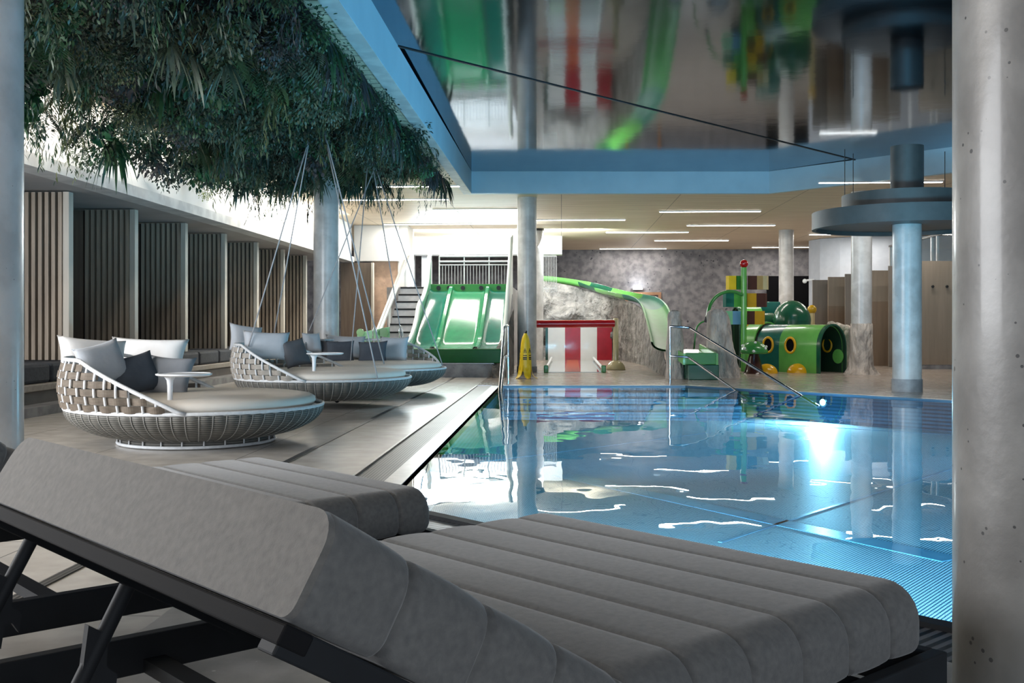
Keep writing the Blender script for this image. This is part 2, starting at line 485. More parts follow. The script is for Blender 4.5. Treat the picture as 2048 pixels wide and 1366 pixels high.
# ------------------------------------------------------------------ mesh builder
class MB:
    def __init__(s):
        s.v, s.f, s.mi = [], [], []
        s.cur = 0

    def add(s, vs, fs):
        o = len(s.v)
        s.v.extend([tuple(p) for p in vs])
        for f in fs:
            s.f.append(tuple(i + o for i in f))
            s.mi.append(s.cur)
        return s

    def box(s, c, d, rz=0.0, mtx=None):
        hx, hy, hz = d[0] / 2, d[1] / 2, d[2] / 2
        R = Matrix.Rotation(rz, 3, 'Z') if mtx is None else mtx
        vs = [Vector(c) + R @ Vector((x * hx, y * hy, z * hz)) for x in (-1, 1) for y in (-1, 1) for z in (-1, 1)]
        return s.add(vs, [(0, 1, 3, 2), (4, 6, 7, 5), (0, 4, 5, 1), (2, 3, 7, 6), (0, 2, 6, 4), (1, 5, 7, 3)])

    def bar(s, a, b, wd, ht, up=(0, 0, 1)):
        """rectangular bar from a to b"""
        a, b = Vector(a), Vector(b)
        t = (b - a).normalized()
        u = Vector(up)
        x = t.cross(u)
        if x.length < 1e-4:
            x = t.cross(Vector((1, 0, 0)))
        x.normalize()
        y = x.cross(t).normalized()
        R = Matrix((t, x, y)).transposed()
        return s.box((a + b) / 2, ((b - a).length, wd, ht), mtx=R)

    def tube(s, pts, r, n=8, closed=False, cap=True, radii=None):
        pts = [Vector(p) for p in pts]
        k = len(pts)
        vs, fs = [], []
        prev = None
        for i, p in enumerate(pts):
            if closed:
                t = (pts[(i + 1) % k] - pts[i - 1]).normalized()
            else:
                t = (pts[min(i + 1, k - 1)] - pts[max(i - 1, 0)]).normalized()
            if prev is None:
                x = t.cross(Vector((0, 0, 1)))
                if x.length < 0.05:
                    x = t.cross(Vector((1, 0, 0)))
            else:
                x = prev - t * prev.dot(t)
                if x.length < 1e-5:
                    x = t.cross(Vector((0, 0, 1)))
            x.normalize()
            prev = x
            y = t.cross(x)
            rr = radii[i] if radii else r
            for j in range(n):
                a = 2 * PI * j / n
                vs.append(p + x * (rr * math.cos(a)) + y * (rr * math.sin(a)))
        for i in range(k if closed else k - 1):
            i2 = (i + 1) % k
            for j in range(n):
                j2 = (j + 1) % n
                fs.append((i * n + j, i * n + j2, i2 * n + j2, i2 * n + j))
        if cap and not closed:
            fs.append(tuple(range(n - 1, -1, -1)))
            fs.append(tuple((k - 1) * n + j for j in range(n)))
        return s.add(vs, fs)

    def lathe(s, prof, n=32, c=(0, 0, 0), caps=True, wob=None):
        vs, fs = [], []
        for (r, z) in prof:
            for j in range(n):
                a = 2 * PI * j / n
                q = r * (wob(a, z) if wob else 1.0)
                vs.append((c[0] + q * math.cos(a), c[1] + q * math.sin(a), c[2] + z))
        k = len(prof)
        for i in range(k - 1):
            for j in range(n):
                j2 = (j + 1) % n
                fs.append((i * n + j, i * n + j2, (i + 1) * n + j2, (i + 1) * n + j))
        if caps:
            fs.append(tuple(range(n - 1, -1, -1)))
            fs.append(tuple((k - 1) * n + j for j in range(n)))
        return s.add(vs, fs)

    def prism(s, poly, z0, z1):
        n = len(poly)
        vs = [(p[0], p[1], z0) for p in poly] + [(p[0], p[1], z1) for p in poly]
        fs = [tuple(range(n - 1, -1, -1)), tuple(range(n, 2 * n))]
        for i in range(n):
            j = (i + 1) % n
            fs.append((i, j, n + j, n + i))
        return s.add(vs, fs)

    def extrude(s, poly3, vec):
        """closed 3D outline pushed along vec"""
        n = len(poly3)
        v = Vector(vec)
        vs = [Vector(p) for p in poly3] + [Vector(p) + v for p in poly3]
        fs = [tuple(range(n - 1, -1, -1)), tuple(range(n, 2 * n))]
        for i in range(n):
            j = (i + 1) % n
            fs.append((i, j, n + j, n + i))
        return s.add(vs, fs)

    def quad(s, a, b, c, d):
        return s.add([a, b, c, d], [(0, 1, 2, 3)])

    def poly(s, pts):
        return s.add(pts, [tuple(range(len(pts)))])

    def grid(s, rows):
        k, n = len(rows), len(rows[0])
        vs = [p for r in rows for p in r]
        fs = [(i * n + j, i * n + j + 1, (i + 1) * n + j + 1, (i + 1) * n + j) for i in range(k - 1) for j in range(n - 1)]
        return s.add(vs, fs)

    def sphere(s, c, r, n=20, m=12, sz=1.0, half=False):
        prof = []
        for i in range(m + 1):
            a = (0 if half else -PI / 2) + (PI / 2 if half else PI) * i / m
            prof.append((max(r * math.cos(a), 1e-4), r * sz * math.sin(a)))
        return s.lathe(prof, n, c)

    def build(s, name, material, parent=None, smooth=False, world=False, bevel=0.0, recalc=True, angle=None):
        me = bpy.data.meshes.new(name)
        vs = s.v
        if world and parent is not None:
            inv = local_matrix(parent).inverted()
            vs = [tuple(inv @ Vector(p)) for p in vs]
        me.from_pydata(vs, [], s.f)
        mats = material if isinstance(material, (list, tuple)) else [material]
        for mm in mats:
            me.materials.append(M[mm])
        if len(mats) > 1:
            me.polygons.foreach_set('material_index', s.mi)
        if recalc:
            bm = bmesh.new()
            bm.from_mesh(me)
            bmesh.ops.recalc_face_normals(bm, faces=bm.faces)
            bm.to_mesh(me)
            bm.free()
        o = bpy.data.objects.new(name, me)
        COL.objects.link(o)
        if parent is not None:
            o.parent = parent
        if bevel > 0:
            b = o.modifiers.new('bevel', 'BEVEL')
            b.width = bevel
            b.segments = 2
            b.limit_method = 'ANGLE'
            b.angle_limit = 0.7
        if smooth:
            me.polygons.foreach_set('use_smooth', [True] * len(me.polygons))
            if angle:
                try:
                    me.set_sharp_from_angle(angle=angle)
                except Exception:
                    pass
        me.update()
        return o


def local_matrix(o):
    m = Matrix.LocRotScale(o.location, o.rotation_euler, o.scale)
    return local_matrix(o.parent) @ m if o.parent else m


def tag(o, label, cat, group=None, kind=None):
    o['label'] = label
    o['category'] = cat
    if group:
        o['group'] = group
    if kind:
        o['kind'] = kind
    return o


def thing(name, label, cat, loc=(0, 0, 0), rz=0.0, group=None):
    o = bpy.data.objects.new(name, None)
    o.empty_display_size = 0.1
    COL.objects.link(o)
    o.location = loc
    o.rotation_euler = (0, 0, rz)
    return tag(o, label, cat, group)


def struct(o):
    o['kind'] = 'structure'
    return o


KIDS = {}


def copy_tree(o, parent=None):
    c = o.copy()
    COL.objects.link(c)
    c.parent = parent
    for ch in [k for k in bpy.data.objects if k.parent == o]:
        copy_tree(ch, c)
    return c


def V(*a):
    return Vector(a)


# ================================================================== SETTING
CEIL = 3.63
# pool outline (world)
XL = -0.99
farL = V(XL, 17.30, 0)
kink = c2w(2.81, 17.35)
farR0 = c2w(5.76, 13.99)
dfr = (farR0 - kink).normalized()
farR = kink + dfr * 13.0
n1 = c2w(-0.425, 5.68)
n2 = c2w(1.44, 3.60)
dn = (n2 - n1).normalized()
nearL = n1 + dn * ((XL - n1.x) / dn.x)
nearR = n1 + dn * 9.0
nn = Vector((-dn.y, dn.x, 0))
if nn.y > 0:
    nn = -nn            # points away from the pool, towards the camera
POOL = [nearL, farL, kink, farR, nearR]
WZ = -0.018


def near_line(off, x):
    p = n1 + nn * off
    return p + dn * ((x - p.x) / dn.x)


GX0, GX1 = -1.37, -1.12
deck = MB()
deck.poly([(-12, -6, 0), (GX0, -6, 0), (GX0, 46, 0), (-12, 46, 0)])
struct(deck.build('floor', 'deck_stone', recalc=False))
fd = MB()
fe = 0.16
fdir = Vector((-dfr.y, dfr.x, 0))
if fdir.y < 0:
    fdir = -fdir
fd.poly([(GX0, 46, 0), (GX0, 17.30 + fe, 0), (kink.x, kink.y + fe, 0), (farR.x, farR.y + fe, 0), (20, farR.y + fe, 0), (20, 46, 0)])
struct(fd.build('floor_far', 'far_deck', recalc=False))
nd = MB()
pa = near_line(0.40, GX0)
pb = n1 + nn * 0.40 + dn * 9.0
nd.poly([(GX0, -6, 0), (20, -6, 0), (20, farR.y, 0), (farR.x, farR.y, 0), tuple(nearR), tuple(pb), tuple(pa)])
struct(nd.build('floor_near', 'terrazzo_floor', recalc=False))

# basin
pb_ = MB()
Zb = -0.42
pb_.poly([(p.x, p.y, Zb) for p in POOL])
struct(pb_.build('floor_pool', 'pool_steel', recalc=False))
pw = MB()
for i in range(len(POOL)):
    a, b = POOL[i], POOL[(i + 1) % len(POOL)]
    pw.quad((a.x, a.y, Zb), (b.x, b.y, Zb), (b.x, b.y, 0.0), (a.x, a.y, 0.0))
struct(pw.build('wall_pool', 'pool_wall_steel', recalc=False))
wt = MB()
wt.poly([(p.x, p.y, WZ) for p in reversed(POOL)])
o = wt.build('pool_water', 'water', recalc=False)
tag(o, 'clear blue pool water mirroring the ceiling light strips', 'water')
o['kind'] = 'stuff'

# bands on the pool floor
def floor_band(name, a, b, wd, material, lift=0.002):
    m_ = MB()
    m_.bar((a.x, a.y, Zb + 0.002), (b.x, b.y, Zb + 0.002), wd, 0.004)
    return struct(m_.build(name, material))


za = FL(1120, 950, Zb)
zb2 = FL(1905, 1120, Zb)
floor_band('trim_1', za, zb2, 0.20, 'pool_strip')
floor_band('trim_2', FL(1440, 1085, Zb), FL(1905, 937, Zb), 0.03, 'pool_strip', 0.006)
floor_band('trim_3', FL(960, 925, Zb), FL(1420, 865, Zb), 0.03, 'pool_strip', 0.006)
floor_band('trim_4', FL(1330, 835, Zb), FL(1905, 870, Zb), 0.05, 'pool_strip', 0.006)

# steps at the far left end of the pool
st = MB()
for k in range(4):
    st.box((XL + 0.05 + 1.85, 17.22 - 0.18 - 0.34 * k, (Zb + WZ - 0.06 - 0.075 * k) / 2), (3.6, 0.34, WZ - 0.06 - 0.075 * k - Zb))
o = st.build('pool_steps', 'pool_wall_steel')
tag(o, 'submerged steel steps along the far edge of the pool', 'steps')

# edges and gutters
g = MB()
g.box(((GX0 + GX1) / 2, (nearL.y - 0.3 + 17.42) / 2, -0.03), (GX1 - GX0 - 0.02, 17.42 - nearL.y + 0.3, 0.04))
o = g.build('gutter_grating', 'grating')
tag(o, 'dark slatted drain grating running along the left pool edge', 'grating')
e = MB()
e.box((GX0 + 0.006, (nearL.y + 17.4) / 2 - 0.2, -0.01), (0.02, 17.8 - nearL.y, 0.03))
e.prism([(GX1, nearL.y - 0.25), (XL, nearL.y), (XL, 17.30), (XL, 17.46), (GX1, 17.46)], -0.10, 0.004)
struct(e.build('trim_5', 'steel'))
e = MB()
e.prism([(GX1, 17.301), (kink.x, kink.y + 0.001), (kink.x, kink.y + fe), (GX1, 17.30 + fe)], -0.10, 0.004)
e.prism([(kink.x, kink.y + 0.001), (farR.x, farR.y), (farR.x, farR.y + fe), (kink.x, kink.y + fe)], -0.10, 0.004)
struct(e.build('trim_6', 'steel'))
a0, a1 = near_line(0.0, GX1), n1 + dn * 9.0
e = MB()
q0, q1 = near_line(0.07, GX1), n1 + nn * 0.07 + dn * 9.0
e.prism([tuple(a0)[:2], tuple(a1)[:2], tuple(q1)[:2], tuple(q0)[:2]], -0.12, 0.006)
struct(e.build('trim_7', 'frame_dark'))
ang = math.atan2(dn.y, dn.x)
gt = thing('near_gutter_grating', 'black bar grating between the dark pool kerb and the right concrete column', 'grating',
           tuple(n1 + nn * 0.235 + dn * 4.0), ang)
g = MB()
g.box((0, 0, -0.03), (9.6, 0.32, 0.04))
g.build('bars', 'grating_near', gt)
# drain slot line in the left deck
e = MB()
e.box((-1.985, 11.5, 0.002), (0.05, 23.0, 0.006))
o = e.build('drain_slot', 'grating')
tag(o, 'narrow dark drain slot in the stone deck beside the hanging daybeds', 'drain')

# ceiling -----------------------------------------------------------
BX = -1.95
RC = [c2w(-1.0, 21.6), c2w(5.16, 21.6), c2w(7.66, 18.6)]
RC[0].x = BX
rd = (RC[2] - RC[1]).normalized()
RC2 = RC[1] + rd * 14.0
cl = MB()
cl.prism([(-12, -6), (BX, -6), (BX, 46), (-12, 46)], CEIL, CEIL + 0.5)
cl.prism([(BX, RC[0].y), (RC[1].x, RC[1].y), (RC2.x, RC2.y), (22, RC2.y), (22, 46), (BX, 46)], CEIL, CEIL + 0.5)
struct(cl.build('ceiling', 'wood_ceiling'))
# recess frame
BH = 4.06
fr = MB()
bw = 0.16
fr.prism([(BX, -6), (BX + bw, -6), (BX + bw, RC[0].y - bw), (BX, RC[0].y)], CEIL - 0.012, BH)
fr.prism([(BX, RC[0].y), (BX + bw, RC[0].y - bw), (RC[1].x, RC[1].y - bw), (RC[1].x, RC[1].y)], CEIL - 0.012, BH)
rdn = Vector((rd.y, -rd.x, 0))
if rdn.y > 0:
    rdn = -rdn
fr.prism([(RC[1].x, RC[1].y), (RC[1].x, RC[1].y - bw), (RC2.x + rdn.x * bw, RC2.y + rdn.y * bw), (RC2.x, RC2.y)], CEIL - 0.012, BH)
struct(fr.build('trim_8', 'fascia_blue_light'))
sf = MB()
sf.prism([(BX - 0.01, -6), (BX + bw - 0.004, -6), (BX + bw - 0.004, RC[0].y - bw), (BX - 0.01, RC[0].y)], CEIL - 0.02, CEIL - 0.013)
struct(sf.build('trim_12', 'beam_concrete'))
# mirror ceiling in two facets
Lp = V(BX + 0.02, 11.55, BH)
Rp = c2w((1742 - 1024) / F_PX * 19.55, 19.55, BH)
mr = MB()
t = 0.05
mr.add([Lp + V(0, 0, t), V(BX, 21.6, BH), V(RC[1].x, RC[1].y + 0.1, BH), Rp + V(0, 0.6, t * 0.2)], [(0, 1, 2, 3)])
struct(mr.build('ceiling_mirror_far', 'mirror_foil', recalc=False))
mr = MB()
mr.add([Lp, Rp + V(0, 0.6, 0), V(RC2.x, RC2.y, BH), V(22, -6, BH), V(BX, -6, BH)], [(0, 1, 2, 3, 4)])
struct(mr.build('ceiling_mirror_near', 'mirror_foil', recalc=False))
mr = MB()
mr.bar(Lp - V(0, 0, 0.004), Rp + V(0, 0.6, -0.004), 0.03, 0.012)
struct(mr.build('trim_9', 'black_joint'))

# left side ----------------------------------------------------------
WX = -5.52
lw = MB()
lw.box((WX - 0.15, 18.25, (2.66 + CEIL) / 2 + 0.01), (0.3, 19.5, CEIL - 2.66 + 0.02))
struct(lw.build('wall_left_upper', 'white_plaster'))
lw = MB()
lw.box((WX - 0.08, 18.25, 2.70), (0.30, 19.55, 0.14))
struct(lw.build('trim_10', 'beam_concrete'))
lw = MB()
lw.box((-6.65, 18.25, 2.70), (1.9, 19.5, 0.06))
struct(lw.build('ceiling_left', 'soffit_grey'))
lw = MB()
lw.box((-7.56, 18.9, 1.36), (0.12, 18.2, 2.72))
struct(lw.build('wall_left', 'brown_panel'))
# stepped bench along the cabins
be = MB()
be.box((-6.20, 16.0, 0.05), (1.1, 24.0, 0.10))
struct(be.build('baseboard_left', 'plinth_stone'))
be = MB()
be.box((-6.42, 16.0, 0.17), (1.0, 24.0, 0.14))
bench = thing('cabin_bench', 'long low bench of dark cushions under the slatted screens', 'bench', (-6.4, 16.0, 0.10))
be.build('bench_base', 'bench_brown', bench, world=True)
be = MB()
be.box((-6.40, 16.0, 0.28), (1.02, 24.0, 0.08))
be.build('bench_plank', 'bench_plank', bench, world=True, bevel=0.01)
for k in range(21):
    y0 = 6.6 + 1.03 * k
    cu = MB()
    cu.box((-6.42, y0, 0.43), (0.92, 0.99, 0.22))
    cu.build('bench_cushion', 'bench_fabric', bench, world=True, bevel=0.035)

# slatted screens
ORD = ['nearest to', 'second from', 'third from', 'fourth from', 'fifth from', 'sixth from', 'seventh from']
SX = -6.13
for k in range(7):
    Y = 13.07 + 2.07 * k
    s = thing('slatted_screen', 'dark wooden slatted screen with a cream end post, %s the left concrete column' % ORD[k], 'screen',
              (SX, Y, 0.55), 0, 'slatted screens along the left wall')
    zt, z0 = 2.65, 0.55
    zc, hh = (zt + z0) / 2, zt - z0 - 0.0
    b = MB()
    b.box((SX - 0.04, Y + 0.07, zc), (0.075, 0.12, hh))
    b.build('end_post', 'cream_post', s, world=True)
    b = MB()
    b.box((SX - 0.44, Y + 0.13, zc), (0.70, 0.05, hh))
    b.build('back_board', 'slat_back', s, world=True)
    for j in range(8):
        b = MB()
        b.box((SX - 0.125 - 0.085 * j, Y + 0.07, zc), (0.048, 0.09, hh))
        b.build('slat', 'slat_wood', s, world=True)
    b = MB()
    b.box((SX - 1.07, Y + 0.12, zc), (0.54, 0.06, hh))
    b.build('side_board', 'brown_panel', s, world=True)

# end of the cabin row
b = MB()
b.box((-5.42, 28.12, 1.31), (0.80, 0.1, 2.62))
o = b.build('wood_screen', 'brown_panel')
tag(o, 'tall plain brown wooden panel closing the row of slatted screens', 'panel')
b = MB()
b.box((-4.98, 28.12, 1.31), (0.05, 0.2, 2.62))
o = b.build('cream_pillar', 'cream_post')
tag(o, 'slim cream post between brown end panel and tan stone wall', 'post')
b = MB()
b.box((-4.70, 28.7, 1.8), (0.70, 0.5, 3.6))
struct(b.build('wall_tan', 'tan_stone'))
b = MB()
b.box((-4.9, 28.4, 3.15), (1.2, 0.3, 0.95))
b.box((-4.22, 29.0, 1.82), (0.26, 1.2, 3.64))
struct(b.build('wall_white', 'white_plaster'))

# far walls -----------------------------------------------------------
b = MB()
b.box((6.0, 38.2, 2.4), (32, 0.4, 4.8))
struct(b.build('wall_far', 'stone_wall'))
b = MB()
b.box((15.5, 20, 2.2), (0.4, 50, 4.6))
struct(b.build('wall_right', 'wall_bluegrey'))
# white bulkhead over the slides
bl = AT(775, 470, 32.0)
br = AT(1124, 470, 32.0)
b = MB()
b.box(((bl.x + br.x) / 2, 32.4, (3.09 + CEIL + 0.02) / 2), (br.x - bl.x, 0.7, CEIL + 0.02 - 3.09))
struct(b.build('wall_bulkhead', 'white_plaster'))
# gallery level behind the slides
b = MB()
b.box((-2.6, 29.4, 0.93), (2.95, 9.0, 1.86))
struct(b.build('floor_gallery', 'plinth_stone'))
for (u0, u1, D, nm) in ((786, 828, 33.2, 'wall_gallery_left'), (843, 862, 33.0, 'wall_gallery_pier')):
    p0, p1 = AT(u0, 560, D), AT(u1, 560, D)
    b = MB()
    b.box(((p0.x + p1.x) / 2, D, 2.75), (p1.x - p0.x, 0.3, 1.9))
    struct(b.build(nm, 'white_plaster'))

# ------------------------------------------------------------------ ceiling light strips
LAMPS = [(1200, 1332, 496.5, 'above the far stone wall, left of the round far column', 0), (1310, 1456, 480, '', 0), (1213, 1376, 463.5, '', 0),
         (1375, 1549, 449.5, '', 0), (1073, 1250, 438.5, '', 0), (1320, 1520, 421.5, '', 0), (866, 1034, 417.5, '', 0), (768, 945, 447, '', 0),
         (680, 896, 397.5, '', 0), (887, 1036, 471, '', 0), (1505, 1622, 493.5, '', 0), (1620, 1782, 467.5, '', 0), (1693, 1910, 404.5, '', 0),
         (1715, 1888, 441.5, '', 0), (1640, 1882, 362.5, '', 0), (677, 919, 371, '', 0)]
LDESC = ['lowest strip over the stone wall, left end', 'second lowest strip over the stone wall', 'third strip up over the stone wall, left one',
         'long strip over the middle of the stone wall', 'strip just right of the pool-side column', 'highest strip under the blue-lit beam',
         'strip just left of the pool-side column', 'strip over the warm wood above the stairs', 'strip behind the hanging leaves',
         'strip at the white bulkhead above the green slides', 'lowest strip behind the far round column', 'strip behind the column with rock foot',
         'strip right of the column under the dark ring canopy', 'strip partly behind the dark ring canopy', 'strip above the dark ring canopy',
         'short visible strip end beside the leaf tips']
for i, (u0, u1, vv, _, _) in enumerate(LAMPS):
    D = F_PX * (CEIL - 1.0) / (HOR - vv)
    p0, p1 = AT(u0, vv, D), AT(u1, vv, D)
    mid = (p0 + p1) / 2
    t = thing('ceiling_light_strip', 'white ceiling light, ' + LDESC[i], 'light', (mid.x, mid.y, CEIL), 0, 'white light strips on the wood ceiling')
    Ln = (p1 - p0).length
    b = MB()
    b.box((0, 0, -0.012), (Ln + 0.03, 0.075, 0.022))
    b.build('housing', 'rail_white', t)
    b = MB()
    b.box((0, 0, -0.026), (Ln, 0.06, 0.012))
    b.build('diffuser', 'led_white', t)
    area_light('strip_light', (mid.x, mid.y, CEIL - 0.045), (mid.x, mid.y, 0), Ln, 0.05, 42, (1.0, 0.95, 0.88)).rotation_euler = (0, 0, YAW)

# ------------------------------------------------------------------ columns
def column(label, x, y, r, z1, material, plinth=None, z0=0.0, collar=False):
    c = thing('concrete_column', label, 'column', (x, y, 0))
    b = MB()
    b.lathe([(r, z0), (r, z1)], 48)
    b.build('shaft', material, c, smooth=True, angle=0.6)
    if plinth:
        b = MB()
        b.lathe([(r + 0.012, 0), (r + 0.012, plinth)], 48)
        b.build('plinth', 'plinth_stone', c, smooth=True, angle=0.6)
    if collar:
        b = MB()
        b.lathe([(r + 0.02, z1 - 0.06), (r + 0.02, z1)], 40)
        b.build('collar', 'black_joint', c, smooth=True, angle=0.6)
    return c


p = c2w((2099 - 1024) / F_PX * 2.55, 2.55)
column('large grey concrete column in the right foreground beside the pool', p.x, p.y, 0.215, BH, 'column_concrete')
p = c2w((-44 - 1024) / F_PX * 5.6, 5.6)
column('grey concrete column at the left edge of the picture', p.x, p.y, 0.22, CEIL - 0.17, 'far_column_concrete')
p = c2w((652.5 - 1024) / F_PX * 17.4, 17.4)
column('pale round column behind the hanging daybeds, wrapped by leaves on top', p.x, p.y, 0.205, CEIL - 0.17, 'far_column_concrete')
p = c2w((1054 - 1024) / F_PX * 22.3, 22.3)
column('pale round column behind the yellow banana sign', p.x, p.y, 0.20, CEIL, 'far_column_concrete', 0.12)
p = c2w((1072 - 1024) / F_PX * 29.6, 29.6)
column('slim grey column with black collar, half hidden behind another column', p.x, p.y, 0.205, CEIL, 'far_column_concrete', collar=True)
p = c2w((1814 - 1024) / F_PX * 15.85, 15.85)
RINGP = p.copy()
column('round column with dark stone plinth carrying the ring canopy', p.x, p.y, 0.207, CEIL, 'far_column_concrete', 0.19)
p = c2w((1723 - 1024) / F_PX * 21.3, 21.3)
RFP = p.copy()
rcol = column('pale round column rising from a rock foot beside the green tunnel', p.x, p.y, 0.20, CEIL, 'far_column_concrete')
p = c2w((1572.5 - 1024) / F_PX * 30.0, 30.0)
column('thin pale column behind the dark green dome', p.x, p.y, 0.205, CEIL, 'far_column_concrete')

# ring canopy
rg = thing('ring_canopy', 'two stacked dark grey ring canopies around a round column', 'canopy', (RINGP.x, RINGP.y, 2.41))
for (R, z0, z1, nm) in ((1.36, 2.41, 2.66, 'lower_ring'), (0.93, 2.70, 2.91, 'upper_ring')):
    b = MB()
    b.lathe([(0.215, z0 + 0.06), (R - 0.06, z0 + 0.06), (R - 0.06, z0), (R, z0), (R, z1), (0.215, z1)], 72, (RINGP.x, RINGP.y, 0), caps=False)
    b.build(nm, 'ring_grey', rg, world=True, smooth=True, angle=0.5)
for a in (2.9, 2.35, 0.6, -0.6):
    b = MB()
    q = RINGP + V(math.cos(a) * 0.88, math.sin(a) * 0.88, 0)
    b.tube([(q.x, q.y, 2.9), (q.x, q.y, CEIL)], 0.006, 6)
    b.build('suspension_cable', 'black_joint', rg, world=True)
b = MB()
b.lathe([(0.235, 2.91), (0.235, CEIL)], 40, (RINGP.x, RINGP.y, 0), caps=False)
b.build('upper_sleeve', 'ring_grey', rg, world=True, smooth=True)


# ------------------------------------------------------------------ sun loungers
LANG = math.atan2(0.663, 0.749)
ALPHA = math.radians(31.5)
LD = V(-math.cos(ALPHA), 0, math.sin(ALPHA))
LN = V(math.sin(ALPHA), 0, math.cos(ALPHA))
LW = 1.22


def rounded_section(y0, y1, z0, z1, r, n=6, inset=0.0):
    """closed outline in (y, z), top edges rounded with r, bottom with a small radius"""
    rb = 0.02
    pts = []

    def arc(cy, cz, rr, a0, a1):
        for i in range(n + 1):
            a = a0 + (a1 - a0) * i / n
            pts.append((cy + rr * math.cos(a), cz + rr * math.sin(a)))
    y0, y1, z0, z1 = y0 + inset, y1 - inset, z0 + inset, z1 - inset
    arc(y1 - rb, z0 + rb, rb, -PI / 2, 0)
    arc(y1 - r, z1 - r, r, 0, PI / 2)
    arc(y0 + r, z1 - r, r, PI / 2, PI)
    arc(y0 + rb, z0 + rb, rb, PI, 1.5 * PI)
    return pts


def pad(name, org, d, nrm, length, th, material, parent, seams, r_side, end_r):
    """quilted pad swept along d from org; section spans y 0..LW, thickness th along nrm"""
    m_ = MB()
    stations = []
    k = 64
    for i in range(k + 1):
        stations.append(length * i / k)
    for s in seams:
        stations += [s - 0.011, s - 0.004, s, s + 0.004, s + 0.011]
    for i in range(1, 6):
        a = i / 6.0
        stations += [end_r * (1 - math.cos(a * PI / 2)) * 1.0, length - end_r * (1 - math.cos(a * PI / 2))]
    stations = sorted(set(round(x, 4) for x in stations if 0 <= x <= length))
    rings = []
    for s in stations:
        ins = 0.0
        for q in seams:
            ins = max(ins, 0.008 * math.exp(-((s - q) / 0.0055) ** 2))
        # soft puff between the seams
        near = min([abs(s - q) for q in seams] + [0.2])
        ins += 0.004 * math.exp(-near / 0.03)
        e = min(s, length - s)
        if e < end_r:
            c = 1 - e / end_r
            ins += end_r * (1 - math.sqrt(max(0.0, 1 - c * c))) * 0.55
        sec = rounded_section(0, LW, 0, th, r_side, inset=ins)
        rings.append([Vector(org) + Vector(d) * s + V(0, y, 0) + Vector(nrm) * z for (y, z) in sec])
    n = len(rings[0])
    vs = [p for r in rings for p in r]
    fs = [(i * n + j, i * n + (j + 1) % n, (i + 1) * n + (j + 1) % n, (i + 1) * n + j) for i in range(len(rings) - 1) for j in range(n)]
    fs.append(tuple(range(n)))
    fs.append(tuple((len(rings) - 1) * n + j for j in range(n - 1, -1, -1)))
    m_.add(vs, fs)
    return m_.build(name, material, parent, smooth=True, angle=1.0)


